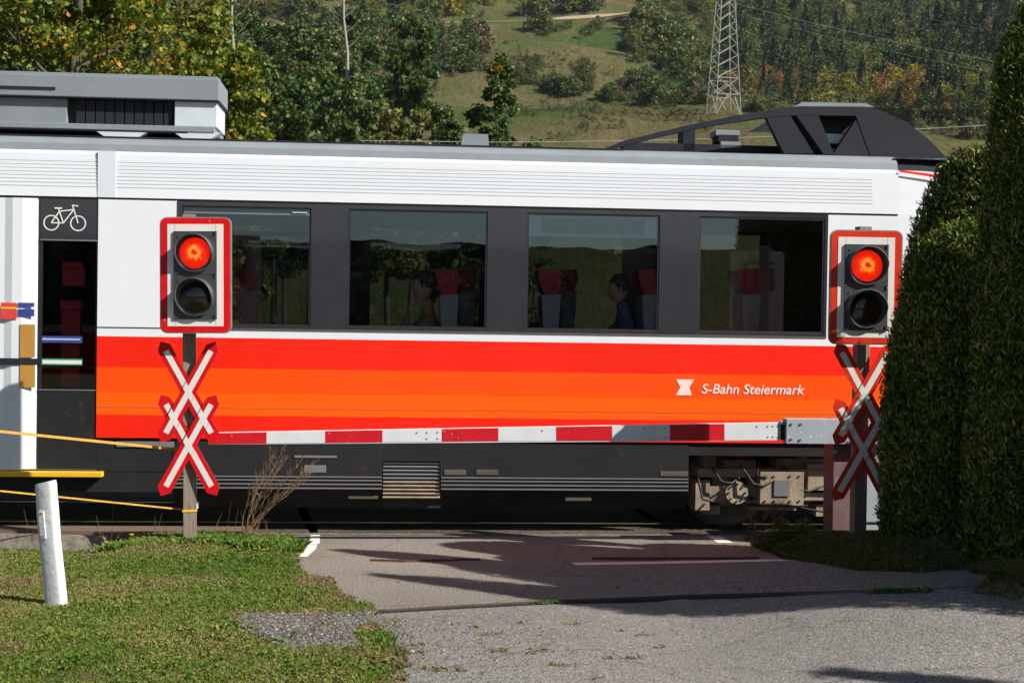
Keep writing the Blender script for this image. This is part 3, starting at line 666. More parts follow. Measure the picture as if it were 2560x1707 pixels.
s4 = stones(5000, [tuple(gr(x, y)[:2]) for x, y in [(560, 1545), (1000, 1540), (1060, 1640), (1010, 1700), (880, 1660), (600, 1640)]], .003, .010, rg, .016)
s2 = stones(14000, brk, .003, .008, rg, .001, lambda x, y: np.clip(.55-.32*(x+.8), .03, .6))
s3 = stones(1500, near, .003, .006, rg, .0)
off = len(s1[0]); off2 = off+len(s2[0]); off3 = off2+len(s3[0])
tag(npmesh('loose_gravel', np.concatenate([s1[0], s2[0], s3[0], s4[0]]), np.concatenate([s1[1], s2[1]+off, s3[1]+off2, s4[1]+off3]), MT['stone']), 'grey loose gravel at the worn edge of the road', 'gravel', kind='stuff')
gl = [(p[0], p[1]) for p in gravel_poly]; tag(sheet('gravel_patch', gl, .022, MT['gravel']), kind='structure')

# ------------------------------------------------------------------ the train
Zt = lambda py, px=900, v=-1.45: T(px, py, v)[1]
Ut = lambda px, py=800, v=-1.45: T(px, py, v)[0]
z_roofline = Zt(354); z_white = Zt(393); z_seam = Zt(507); z_sill = Zt(828); z_ws = Zt(849); z_r = Zt(925); z_o = Zt(987); z_o2 = Zt(1024.5); z_o3 = Zt(1042); z_bot = Zt(1099)
z_skb = Zt(1273); z_step = Zt(1183, 100)
uL = Ut(243); uW0 = Ut(440); uW1 = Ut(2066); uEnd = Ut(2240); uA = -13.0
train = empty('train_car', tuple(TC), YAW, 'white regional train car with red and orange stripes standing across the level crossing', 'train')
SV = -1.45
prof_up = [(SV, z_seam), (SV+.012, z_white-.03), (SV+.03, z_white), (SV+.045, z_white+.07), (SV+.10, z_roofline-.03), (SV+.20, z_roofline), (SV+.42, z_roofline+.02), (-.6, z_roofline+.06), (0, z_roofline+.08)]
b = MB()
def wallq(u0, u1, z0, z1, mat, v=SV): b.add([(u0, v, z0), (u1, v, z0), (u1, v, z1), (u0, v, z1)], [(0, 1, 2, 3)], mat)
bands = [(z_bot, z_o3, 'red'), (z_o3, z_o2+.012, 'orange2'), (z_o2, z_o, 'orange2'), (z_o, z_r, 'orange'), (z_r, z_ws, 'red'), (z_ws, z_sill, 'white')]
for z0, z1, k in bands: wallq(uL, uEnd, z0, z1-(.012 if k == 'orange2' and z0 == z_o3 else 0), MT[k])
wallq(uL, uEnd, z_o2-.0, z_o2+.004, MT['seam'], SV-.001)
# white pillars beside the window band and the wall behind them
wallq(uL, uW0, z_sill, z_seam-.02, MT['white']); wallq(uW1, uEnd, z_sill, z_seam-.02, MT['white'])
wallq(uL, uW0, z_sill-.004, z_sill+.008, MT['band'], SV-.0015)
# far side wall: same bands, window band open
for z0, z1, k in bands: b.add([(u, -SV, z) for u, z in ((uA, z0), (uEnd, z0), (uEnd, z1), (uA, z1))], [(3, 2, 1, 0)], MT[k])
b.add([(u, -SV, z) for u, z in ((uA, z_bot), (uEnd, z_bot), (uEnd, z_bot+.01), (uA, z_bot+.01))], [(3, 2, 1, 0)], MT['red'])
# left car side beyond the door
uD0 = Ut(-230)
for z0, z1, k in bands: wallq(uA, uD0, z0, z1, MT[k])
wallq(uA, uD0, z_sill, z_seam-.02, MT['white'])
# upper fascia and roof, both sides mirrored
for sgn in (1, -1):
    for i in range(len(prof_up)-1):
        (v0, z0), (v1, z1) = prof_up[i], prof_up[i+1]
        mt = MT['white'] if i < 2 else MT['roof']
        P = [(uA, v0*sgn, z0), (uEnd, v0*sgn, z0), (uEnd, v1*sgn, z1), (uA, v1*sgn, z1)]
        b.add(P, [(0, 1, 2, 3) if sgn > 0 else (3, 2, 1, 0)], mt, i >= 2)
# grooves along the fascia
for k in range(8):
    z = z_seam+.1+k*(z_white-z_seam-.19)/7
    b.add([(uA, SV-.0015, z), (uEnd-.25, SV-.0015, z), (uEnd-.25, SV-.0015, z+.005), (uA, SV-.0015, z+.005)], [(0, 1, 2, 3)], MT['groove'])
b.add([(uA, SV+.02, z_seam-.022), (uEnd, SV+.02, z_seam-.022), (uEnd, SV, z_seam), (uA, SV, z_seam)], [(0, 1, 2, 3)], MT['seam'])
# dark gutter line on the roof edge
b.box((uA, SV+.17, z_roofline-.004), (Ut(1560), SV+.21, z_roofline+.012), MT['fairing'])
# end walls of the white body section beside the door bay
b.add([(uL, SV, z_bot), (uL, SV, z_seam), (uL, SV+.12, z_seam), (uL, SV+.12, z_bot)], [(0, 1, 2, 3)], MT['white'])
b.box((uA, -SV-.02, z_bot-.05), (uEnd, -SV-.0, z_bot), MT['skirt'])
body = b.build('body', train)
for pxj in ():
    b = MB(); uj = Ut(pxj, 950); b.box((uj-.002, SV-.0012, z_bot+.01), (uj+.002, SV+.004, z_ws-.02), MT['seam']); b.build('panel_joint', train)
b = MB()   # joint seam on the fascia
b.box((Ut(245, 400), SV-.004, z_seam), (Ut(290, 400), SV+.02, z_white), MT['joint']); b.build('panel_joint', train)
# window band with openings
wins = [(452, 775), (868, 1216), (1314, 1646), (1744, 2058)]
wz0 = Zt(818); wz1 = Zt(523); b = MB()
us = [uW0]+[Ut(x) for wv in wins for x in wv]+[uW1]
def panelbox(u0, u1, z0, z1, v0=SV-.004, v1=SV+.035, mat='band'): b.box((u0, v0, z0), (u1, v1, z1), MT[mat])
panelbox(uW0, uW1, z_sill-.0, wz0); panelbox(uW0, uW1, wz1, z_seam-.022)
for i in range(0, len(us), 2): panelbox(us[i], us[i+1], wz0, wz1)
b.box((uW0, SV-.008, z_sill-.004), (uW1, SV, z_sill+.012), MT['seam'])
b.build('window_band', train)
def wallp(m, u0, u1, z0, z1, v, mat): m.add([(u0, v, z0), (u1, v, z0), (u1, v, z1), (u0, v, z1)], [(0, 1, 2, 3)], mat)
for i, (a, c) in enumerate(wins):
    u0, u1 = Ut(a), Ut(c); m = MB(); t = .018
    m.box((u0, SV+.002, wz0), (u1, SV+.03, wz0+t), MT['black']); m.box((u0, SV+.002, wz1-t), (u1, SV+.03, wz1), MT['black'])
    m.box((u0, SV+.002, wz0+t), (u0+t, SV+.03, wz1-t), MT['black']); m.box((u1-t, SV+.002, wz0+t), (u1, SV+.03, wz1-t), MT['black'])
    if i == 0:
        zz = Zt(583, 620); m.box((u0+t, SV-.002, zz-.022), (u1-t, SV+.028, zz+.022), MT['band']); z3 = Zt(533, 620); m.box((u0+t, SV-.003, z3-.012), (u1-t, SV+.026, z3+.004), MT['rib'])
    f = m.build('window', train)
    m = MB(); wallp(m, u0+t, u1-t, wz0+t, wz1-t, SV+.011, MT['glass']); m.build('pane', f)
    if i == 0:
        m = MB(); uu = Ut(765); z4 = Zt(532, 770); m.box((uu-.14, SV-.014, z4-.006), (uu, SV-.0035, z4+.004), MT['palegrey']); m.build('window_handle', f)
    if i == 2:   # pale destination display hanging behind the pane
        ua, za = T(1322, 535, SV+.06); ub, zb = T(1640, 597, SV+.06); m = MB()
        m.box((ua, SV+.030, zb), (ub, SV+.05, za), MT['palegrey']); m.box((ua+.12, SV+.0260, zb+.035), (ub-.12, SV+.0295, za-.035), MT['displaygrey']); m.build('destination_display', f)
# the same openings on the far side
b = MB(); ff = -SV
b.box((uA, ff-.04, z_sill), (uEnd, ff, wz0), MT['band']); b.box((uA, ff-.04, wz1), (uEnd, ff, z_seam), MT['band'])
fus = [uA]+[Ut(x) for wv in wins for x in (wv[0]+40, wv[1]+20)]+[uEnd]
for i in range(0, len(fus), 2): b.box((fus[i], ff-.04, wz0), (fus[i+1], ff, wz1), MT['band'])
b.build('far_window_band', train)
for i in range(1, len(fus)-1, 2):
    m = MB(); m.box((fus[i], ff-.03, wz0), (fus[i+1], ff-.02, wz1), MT['farglass']); m.build('far_window', train)
# interior
m = MB(); zf = z_bot+.12
m.box((uA, SV+.04, zf-.06), (uEnd, -SV-.04, zf), MT['floorin']); m.build('floor', train)
m = MB(); m.box((uA, SV+.04, z_seam-.02), (uEnd, -SV-.045, z_seam+.02), MT['interior']); m.build('ceiling', train)
m = MB(); m.box((uL+.02, SV+.04, zf), (uL+.06, -SV-.05, z_seam-.03), MT['interior']); m.build('partition', train)
m = MB(); m.box((uEnd-.06, SV+.04, zf), (uEnd-.02, -SV-.05, z_seam-.03), MT['interior']); m.build('partition', train)
def seat(px, v=-1.16, face=-1):
    """double seat; back towards +u, facing -u"""
    u, zt = T(px, 676, v); m = MB(); s = face
    zc = zf+.42
    prof = [(-.06, zt-.25), (.13, zt-.24), (.09, zc+.25), (.0, zc-.02), (-.10, zc-.08), (-.46, zc-.06), (-.50, zc+.02), (-.44, zc+.05), (-.14, zc+.03), (-.07, zc+.10), (-.02, zc+.3)]
    m.prism([(u+x*(-s), z) for x, z in prof], v-.22, v+.22, MT['seatgrey'])
    o = m.build('seat', train, .02)
    m = MB(); m.prism([(u+x, z) for x, z in ((-.10, zt), (.12, zt+.01), (.14, zt-.10), (.10, zt-.245), (-.03, zt-.245), (-.09, zt-.1))], v-.2, v+.2, MT['seatred']); m.build('headrest', o, .03)
    m = MB(); m.box((u-.30, v-.04, zf), (u-.1, v+.04, zc-.07), MT['interior']); m.build('seat_leg', o)
    return o
for px in (1113, 1365, 1612, 1858): seat(px)
for px in (1160, 1410, 1660, 1900): seat(px, 1.0)
for px in (620, 500): seat(px, 1.0)
# red folding seat column seen through the door glass
ur, zr0 = T(152, 965, -1.25); ur2, zr1 = T(208, 655, -1.25); m = MB()
m.box((ur, -1.27, zr0), (ur2-.02, -1.15, Zt(755, 180, -1)), MT['seatred']); m.box((ur, -1.33, Zt(775, 180, -1)), (ur2, -1.17, Zt(752, 180, -1)), MT['seatred']); m.box((ur+.01, -1.30, Zt(716, 180, -1)), (ur2+.02, -1.20, Zt(675, 180, -1)), MT['seatred'])
m.box((ur, -1.25, Zt(675, 180, -1)), (ur2, -1.19, zr1), MT['seatred']); m.build('folding_seat', train, .012)
# door bay
zd1 = z_seam-.022; zd0 = Zt(1172, 100); uG0, uG1 = Ut(104), Ut(238); zg1 = Zt(601, 170); zg0 = Zt(975, 170)
dr = MB(); v0 = SV+.01
dr.box((Ut(98), v0, zg1), (uL-.004, v0+.05, zd1), MT['band']); dr.box((Ut(98), v0, zd0), (uL-.004, v0+.05, zg0), MT['skirt'])
dr.box((Ut(98), v0, zg0), (uG0, v0+.05, zg1), MT['black']); dr.box((uG1, v0, zg0), (uL-.004, v0+.05, zg1), MT['black'])
dr.box((Ut(98), v0-.006, zg1-.004), (uL-.006, v0, zg1+.008), MT['rib']); dr.box((Ut(98), v0-.006, zg0-.004), (uL-.006, v0, zg0+.006), MT['rib'])
door = dr.build('door', train); door['label'] = 'dark glazed door panel with a white bicycle sign'
m = MB(); wallp(m, uG0, uG1, zg0, zg1, v0+.014, MT['doorglass']); m.build('door_glass', door)
def decal(name, px0, px1, py0, py1, v, mat, parent, th=.003):
    a = T(px0, py1, v); c = T(px1, py0, v); m = MB(); m.box((a[0], v-th, a[1]), (c[0], v, c[1]), mat if not isinstance(mat, str) else MT[mat]); return m.build(name, parent)
decal('blue_sticker', 104, 206, 841, 856, v0+.009, 'stickerblue', door); decal('sticker_line', 106, 200, 847, 849, v0+.0055, 'palegrey', door)
decal('green_sticker', 104, 206, 897, 912, v0+.009, 'stickergreen', door); decal('sticker_line', 106, 204, 901, 909, v0+.0055, 'signwhite', door)
# bicycle pictogram
def bike(cx, cy, parent, v):
    u, z = T(cx, cy, v); m = MB(); r = .075; w = .011
    A = (u-.125, z-.045); B = (u+.125, z-.045); m.ring(A, r-w, r, v-.003, v, MT['signwhite'], 24); m.ring(B, r-w, r, v-.003, v, MT['signwhite'], 24)
    S = (u-.05, z+.065); H = (u+.085, z+.085); P = (u-.012, z-.045); hb = (u+.07, z+.125); hb2 = (u+.125, z+.12); sd_ = (u-.06, z+.095)
    for k, (p, q2) in enumerate([(A, P), (A, S), (P, S), (S, H), (P, H), (H, B), (S, sd_), (H, hb), (hb, hb2)]):
        m.bar((p[0], v-.0035-k*.0004, p[1]), (q2[0], v-.0035-k*.0004, q2[1]), w, .002, MT['signwhite'], up=Vector((0, 1, 0)))
    m.bar((sd_[0]-.035, v-.008, sd_[1]), (sd_[0]+.035, v-.008, sd_[1]), .014, .002, MT['signwhite'], up=Vector((0, 1, 0)))
    m.build('bicycle_pictogram', parent)
bike(162, 546, door, v0-.001)
# white door leaf at the left edge
m = MB(); ua, ub = Ut(-210), Ut(96); n = 14; pts = []
prof = [(ua, SV+.03), (ua+.02, SV-.01), (Ut(-60), SV-.012), (Ut(-30), SV+.006), (Ut(10), SV+.004), (Ut(30), SV-.014), (Ut(55), SV-.016), (Ut(72), SV-.006), (Ut(90), SV+.012), (ub, SV+.05)]
for (u0, va), (u1, vb) in zip(prof[:-1], prof[1:]):
    m.add([(u0, va, zd0), (u1, vb, zd0), (u1, vb, zd1), (u0, va, zd1)], [(0, 1, 2, 3)], MT['white'], True)
leaf = m.build('door_leaf', train); leaf['label'] = 'white outward bulging door leaf'
for nme, a in (('red_sticker', (2, 42, 757, 797, 'stickerred')), ('blue_sticker', (46, 86, 757, 767, 'stickerblue')), ('blue_sticker', (46, 86, 773, 790, 'stickerblue')), ('yellow_line', (2, 42, 768, 772, 'yellow')),
               ('ochre_panel', (50, 88, 811, 893, 'ochre')), ('ochre_panel', (50, 88, 913, 968, 'ochre')), ('handrail', (-40, 96, 896, 911, 'fairing'))):
    decal(nme, a[0], a[1], a[2], a[3], SV-.018-(.003 if 'line' in nme else 0), a[4], leaf, .006)
m = MB(); m.box((Ut(-230, 1180), SV-.07, Zt(1190, 100)), (Ut(258, 1185), SV+.05, Zt(1177, 100)), MT['yellow']); m.build('door_step', train, .006)
# skirt
sk_ = MB(); zs1 = z_bot-.004
uS0 = Ut(430, 1200); uS1 = Ut(1722, 1200); zrib = [Zt(y) for y in (1192.5, 1201, 1211, 1221)]
sk_.box((uA, SV+.03, Zt(1230, 200)), (uS0, SV+.08, zd0-.02), MT['skirt'])
sk_.box((uL, SV+.025, zd0-.02), (uS0, SV+.08, zs1), MT['skirt'])
sk_.box((uA, SV+.025, zd0-.02), (Ut(-240), SV+.08, zs1), MT['skirt'])
g0, g1 = Ut(955, 1200), Ut(1103, 1200); gz1 = Zt(1152); gz0 = Zt(1246)
for (a, c) in ((uS0, g0), (g1, uS1)):
    sk_.box((a, SV+.02, zrib[-1]-.01), (c, SV+.08, zs1), MT['skirt'])
    sk_.add([(a, SV+.02, zrib[-1]-.012), (c, SV+.02, zrib[-1]-.012), (c, SV+.14, z_skb), (a, SV+.14, z_skb)], [(3, 2, 1, 0)], MT['skirtlow'])
    for z in zrib: sk_.box((a, SV+.010, z-.006), (c, SV+.019, z+.005), MT['rib'])
sk_.box((g0, SV+.02, gz1), (g1, SV+.08, zs1), MT['skirt'])
sk_.box((g0, SV+.12, z_skb), (g1, SV+.16, gz1), MT['black'])
sk_.box((uS1, SV+.03, Zt(1140, 1900)), (uEnd+1.5, SV+.08, zs1), MT['skirt'])
skirt = sk_.build('skirt', train)
sk2 = MB(); sk2.box((uA, -1.3, z_bot-.04), (uEnd+1.5, 1.4, z_bot+.02), MT['palegrey']); sk2.build('underframe', train)
m = MB()
for k in range(10):
    z = gz0+.02+k*(gz1-gz0-.03)/9; m.box((g0+.01, SV+.03, z-.006), (g1-.01, SV+.10, z+.006), MT['rib'] if k > 4 else MT['bogie'], rot=Euler((R(25), 0, 0)).to_matrix())
m.box((g0+.12, SV+.09, gz0+.03), (g1-.13, SV+.118, Zt(1196)), MT['bogie']); m.build('vent_grille', train)
m = MB()
for (x0, x1, y0, y1, mt) in ((290, 435, 1104, 1117, 'rib'), (735, 842, 1139, 1144, 'rib'), (760, 815, 1163, 1181, 'rib'), (1110, 1165, 1174, 1187, 'hatch'), (1190, 1245, 1174, 1187, 'hatch'), (1650, 1720, 1178, 1190, 'hatch'), (870, 945, 1236, 1248, 'hatch'), (1415, 1480, 1240, 1253, 'hatch')):
    a = T(x0, y1, SV+.012); c = T(x1, y0, SV+.012); vv = SV+.012 if y0 < 1200 else SV+.06
    if 1190 < y1 and y0 < 1200: continue
    m.box((a[0], vv, a[1]), (c[0], vv+.04, c[1]), MT[mt])
m.build_each('skirt_handle', train, .003)
# bogie
def wheel(u, v, parent):
    m = MB(); r = .40; n = 40
    prof = [(0, -.03), (.10, -.04), (.12, -.02), (.29, -.01), (.33, -.045), (.40, -.045), (.405, .06), (.43, .07), (.43, .09), (.30, .09), (.1, .09), (0, .09)]
    vs = []; fs = []
    for i, (rr, vv) in enumerate(prof):
        for k in range(n):
            t = 2*math.pi*k/n; vs.append((u+rr*math.cos(t), v+vv, .40+rr*math.sin(t)))
        if i:
            for k in range(n): fs.append(((i-1)*n+k, i*n+k, i*n+(k+1) % n, (i-1)*n+(k+1) % n))
    m.add(vs, fs, MT['wheel'], True); return m.build('wheel', parent)
bg_ = MB(); bu = Ut(2090, 1250, -1.0)
w1, w2 = Ut(1815, 1250, -.8), Ut(2330, 1250, -.8)
def bt(x0, x1, y0, y1, va, vb, mat=MT['bogie']):
    va -= .13; a = T(x0, y1, va); c = T(x1, y0, va); bg_.box((a[0], va, a[1]), (c[0], vb, c[1]), mat)
bt(1745, 2480, 1176, 1192, -1.12, -.98)
bt(1900, 2010, 1180, 1262, -1.20, -1.0); bt(1760, 1870, 1215, 1255, -1.08, -.93); bt(1780, 1850, 1194, 1214, -1.0, -.9); bt(2020, 2085, 1160, 1225, -1.15, -1.0)
bt(1738, 1775, 1200, 1275, -1.1, -1.0); bt(1868, 1898, 1196, 1240, -1.05, -.95); bt(2040, 2150, 1262, 1290, -1.05, -.9); bt(1985, 2100, 1232, 1250, -1.1, -.98); bt(1940, 2080, 1147, 1172, -1.0, -.8); bt(1810, 1890, 1150, 1174, -1.0, -.8); bt(2120, 2400, 1200, 1260, -1.1, -.95)
bt(1872, 1990, 1266, 1275, -1.1, -1.05); bt(1760, 1790, 1140, 1176, -1.06, -.96)
for wu in (w1, w2): bg_.tube([(wu, -1.27, .40), (wu, -.86, .40)], .115, MT['bogie'], 20)
for uu, vv in ((T(1840, 1200, -1.05)[0], -1.02), (T(1720+80, 1200, -1.05)[0], -1.02), (T(2000, 1200, -1.05)[0], -1.1)):
    pts = [(uu+.055*math.cos(a*.9), vv+.055*math.sin(a*.9), .55+a*.0075) for a in range(0, 34)]; bg_.tube(pts, .014, MT['bogie'], 6)
bg_.tube([(T(1800, 1258, -1.16)[0], -1.16, Zt(1258, 1800, -1.16)), (T(2080, 1240, -1.16)[0], -1.16, Zt(1246, 2080, -1.16))], .022, MT['bogie'], 10)
for wu in (w1, w2):
    for k in range(8):
        t = k*math.pi/4; bg_.tube([(wu+.085*math.cos(t), -1.288, .40+.085*math.sin(t)), (wu+.085*math.cos(t), -1.27, .40+.085*math.sin(t))], .011, MT['bolt'], 6)
for (xa, ya, xb, yb_2, dv) in ((1780, 1165, 1850, 1195, .0), (1850, 1160, 1935, 1200, .04), (1960, 1165, 2060, 1215, .0), (2000, 1268, 2120, 1258, .05), (1900, 1150, 1905, 1180, .02), (1745, 1195, 1790, 1240, .02)):
    a = T(xa, ya, -1.30); c = T(xb, yb_2, -1.30); mm_ = ((a[0]+c[0])/2, min(a[1], c[1])-.05); bg_.tube([(a[0], -1.27-dv, a[1]), (mm_[0]-.05, -1.32-dv, mm_[1]+.02), (mm_[0]+.05, -1.32-dv, mm_[1]), (c[0], -1.27-dv, c[1])], .012, MT['black'], 6)
for px_ in (1912, 1935, 1975, 1998):
    for py_ in (1190, 1252):
        a = T(px_, py_, -1.33); bg_.tube([(a[0], -1.342, a[1]), (a[0], -1.33, a[1])], .012, MT['bolt'], 6)
bt(1935, 1975, 1200, 1240, -1.215, -1.2, MT['rib']); bt(2025, 2080, 1172, 1178, -1.165, -1.15, MT['rib']); bt(1760, 1800, 1262, 1285, -1.0, -.9)
bogie = bg_.build('bogie', train, .008)
for wu in (w1, w2):
    for sv in (-.82, .80):
        o = wheel(wu, sv, bogie)
m = MB()
for wu in (w1, w2): m.tube([(wu, -.75, .40), (wu, .75, .40)], .08, MT['wheel'], 16)
m.build_each('axle', bogie)
m = MB(); m.box((w1-.4, -.55, .25), (w2+.4, .55, .78), MT['dark']); m.build('traction_motor', bogie, .05)
# nose, mostly behind the hedge
m = MB(); secs = []
for t in np.linspace(0, 1, 9):
    u = uEnd+t*2.3; drop = .95*t**2.6; ins = .22*t**2
    secs.append([(u, -(1.45-ins), z_bot), (u, -(1.45-ins), z_ws-.0*t), (u, -(1.45-ins), z_sill), (u, -(1.44-ins), z_seam-drop*.35), (u, -(1.42-ins), z_white-drop), (u, -(1.25-ins), z_roofline-drop), (u, 0, z_roofline+.08-drop),
                 (u, (1.20-ins), z_roofline-drop), (u, (1.42-ins), z_white-drop), (u, 1.44-ins, z_seam-drop*.35), (u, (1.45-ins), z_bot)])
ms = [MT['red'], MT['white'], MT['white'], MT['white'], MT['fairing'], MT['fairing'], MT['fairing'], MT['fairing'], MT['white'], MT['white']]
for i in range(8):
    for k in range(10):
        m.add([secs[i][k], secs[i+1][k], secs[i+1][k+1], secs[i][k+1]], [(0, 1, 2, 3)], ms[k], k > 3)
m.add(secs[8], [tuple(range(11))], MT['band']); m.build('nose', train)
m = MB(); a = [(uEnd, SV-.004, z_white-.02), (uEnd+.55, SV-.004, z_white-.09), (uEnd+.55, SV-.004, z_white-.055), (uEnd, SV-.004, z_white+.0)]
m.add(a, [(0, 1, 2, 3)], MT['red']); m.build('red_trim_line', train)
# lettering on the orange band
def text(body, u, z, size, v, mat, parent, name, shear=.25, xs=1.0):
    cu = bpy.data.curves.new(name, 'FONT'); cu.body = body; cu.size = size; cu.shear = shear; cu.extrude = .0015; cu.offset = size*.012; cu.materials.append(mat)
    o = bpy.data.objects.new(name, cu); C.objects.link(o); o.rotation_euler = (R(90), 0, 0); o.location = (u, v, z); o.scale = (xs, 1, 1)
    dg = bpy.context.evaluated_depsgraph_get(); me = bpy.data.meshes.new_from_object(o.evaluated_get(dg)); me.name = name
    C.objects.unlink(o); bpy.data.objects.remove(o); bpy.data.curves.remove(cu)
    o = bpy.data.objects.new(name, me); C.objects.link(o); o.rotation_euler = (R(90), 0, 0); o.location = (u, v, z); o.scale = (xs, 1, 1); o.parent = parent
    return o
MT['letters'] = paint('white_lettering', (.82, .62, .56), .4, .03, 4)
u0, z0 = T(1752, 983); text('S-Bahn Steiermark', u0, z0, .135, SV-.0035, MT['letters'], train, 'lettering', .2, 1.02)
ul, zl = T(1712, 968); m = MB(); h = .078   # small arrow-ended emblem
m.prism([(ul-.09, zl+h), (ul+.09, zl+h), (ul+.045, zl), (ul+.07, zl-h), (ul-.09, zl-h), (ul-.045, zl)], SV-.004, SV-.001, MT['letters']); m.build('emblem', train)
# roof equipment, left
RV = -1.05
def rp_(px, py, v=RV): return T(px, py, v)
def rbox(x0, x1, y0, y1, mat, v0=RV, v1=.9, ref=None, parent=None, name='roof_box', bev=0):
    a = rp_(x0, y1, v0); c = rp_(x1, y0, v0); m = MB(); m.box((a[0], v0, a[1]), (c[0], v1, c[1]), mat); return m.build(name, parent or train, bev)
zA = rp_(300, 188)[1]; zB = rp_(300, 246)[1]; zC = rp_(300, 312)[1]; zD = rp_(300, 326)[1]; zR = rp_(300, 349)[1]
rb = MB(); ue = rp_(548, 220)[0]; u0 = rp_(-500, 220)[0]
rb.box((u0, RV-.02, zB), (ue, -.35, zA-.02), MT['roof']); rb.box((u0, RV+.02, zA-.02), (ue-.02, -.4, zA+.012), MT['roof']); rb.box((u0, RV-.03, zB-.012), (ue+.01, -.35, zB-.001), MT['black'])
rb.box((u0, RV-.01, zD), (ue-.04, -.35, zC), MT['roof']); rb.box((u0, RV-.005, zD-.014), (ue-.3, -.4, zD-.001), MT['black'])
rb.box((u0, RV+.03, zC), (rp_(165, 280)[0], -.4, zB-.013), MT['roof']); rb.box((rp_(436, 280)[0], RV+.01, zC), (ue-.02, -.4, zB-.013), MT['palegrey'])
rb.box((rp_(165, 280)[0], RV+.10, zC), (rp_(436, 280)[0], -.4, zB-.013), MT['black'])
rbo = rb.build('roof_unit', train, .008)
m = MB()
for k in range(11):
    uu = rp_(188+k*24.5, 280)[0]; m.box((uu, RV+.05, zC), (uu+.082, RV+.09, zB-.014), MT['fairing'])
m.build('radiator_grille', rbo)
m = MB(); m.box((rp_(-100, 215)[0], RV-.03, rp_(60, 223)[1]), (rp_(140, 220)[0], RV-.021, rp_(60, 217)[1]), MT['black']); m.build('cover_slot', rbo)
for (a, c) in ((235, 372), (432, 552)):
    m = MB(); ua_, ub_ = rp_(a, 330)[0], rp_(c, 330)[0]; m.prism([(ua_, zD), (ub_, zD), (ub_-.14, zR), (ua_+.14, zR)], RV+.0, RV+.12, MT['palegrey']); m.box((ua_+.12, RV-.01, zR-.06), (ub_-.12, RV+.13, zR-.001), MT['fairing']); m.build('mounting_foot', rbo)
m = MB(); a = rp_(1150, 356); c = rp_(1225, 336); m.prism([(a[0], a[1]-.1), (c[0], a[1]-.1), (c[0]-.02, c[1]), (a[0]+.03, c[1])], RV, RV+.4, MT['roof']); m.build('roof_vent', train, .01)
# roof fairing, right: a dark frame with raking posts over the pantograph well
FV = -1.12
fa = lambda x, y: rp_(x, y, FV)
top = [(1492, 379), (1560, 352), (1650, 330), (1740, 309), (1830, 291), (1920, 276), (2000, 266), (2160, 267), (2200, 276), (2262, 304), (2320, 347), (2368, 396)]
inn = [(1492, 383), (1570, 362), (1650, 342), (1740, 322), (1830, 306), (1920, 294), (2000, 288), (2140, 290)]
m = MB()
for i in range(7):
    P = [fa(*top[i]), fa(*top[i+1]), fa(*inn[i+1]), fa(*inn[i])]; m.prism(P, FV, FV+.09, MT['fairing'])
bot0, bot1 = (1492, 386), (2200, 403)
m.prism([fa(1505, 377), fa(2140, 389), fa(2140, 402), fa(1500, 386)], FV+.002, FV+.11, MT['fairing'])
for (a, b2, c2, d2) in (((1915, 290), (1975, 288), (2035, 384), (1960, 384)), ((1990, 286), (2045, 286), (2085, 386), (2060, 386))):
    m.prism([fa(*a), fa(*b2), fa(*c2), fa(*d2)], FV+.003, FV+.1, MT['fairing'])
m.prism([fa(2125, 267), fa(2160, 267), fa(2200, 276), fa(2262, 304), fa(2320, 347), fa(2368, 396), fa(2368, 408), fa(2215, 404), fa(2180, 400), fa(2140, 290)], FV-.001, FV+.1, MT['fairing'])
m.prism([fa(2085, 384), fa(2140, 300), fa(2190, 403), fa(2085, 400)], FV+.004, FV+.095, MT['fairing'])
m.prism([(fa(1990, 262)[0], fa(2000, 266)[1]), (fa(2190, 262)[0], fa(2180, 266)[1]), (fa(2170, 257)[0], fa(2100, 255)[1]), (fa(2010, 257)[0], fa(2100, 256)[1])], FV+.05, .9, MT['roof'])
fair = m.build('roof_fairing', train)
m = MB(); m.prism([rp_(*p, -.88) for p in ((1960, 292), (2150, 284), (2200, 400), (2030, 398))], -.88, -.86, MT['black']); q3 = [rp_(*p, .7) for p in ((1930, 290), (2190, 290), (2260, 330), (2330, 400), (1990, 395))]
m.prism(q3, .7, .78, MT['black'])  # black backing plates added so the fairing openings look dark inside
for x0, x1, y0, y1 in ((2058, 2160, 337, 345), (2064, 2166, 348, 358), (2078, 2178, 375, 384)):
    a = rp_(x0, y1, -.98); c = rp_(x1, y0, -.98); m.box((a[0], -.98, a[1]), (c[0], -.7, c[1]), MT['palegrey'])
for x0, x1, y0, y1, mt in ((1790, 1850, 326, 338, 'roof'), (1796, 1846, 338, 354, 'fairing'), (1802, 1852, 354, 370, 'roof'), (1708, 1738, 318, 376, 'fairing'), (2010, 2060, 300, 372, 'black'), (1560, 2200, 372, 400, 'fairing')):
    a = rp_(x0, y1, -.8); c = rp_(x1, y0, -.8); m.box((a[0], -.8, a[1]), (c[0], -.5, c[1]), MT[mt])
m.build_each('pantograph_gear_and_dark_backing', train)
m = MB(); a = fa(2215, 402); m.box((a[0], FV-.26, a[1]-.01), (fa(2366, 404)[0], FV-.1, a[1]+.006), MT['steel']); m.build('chrome_trim', train)

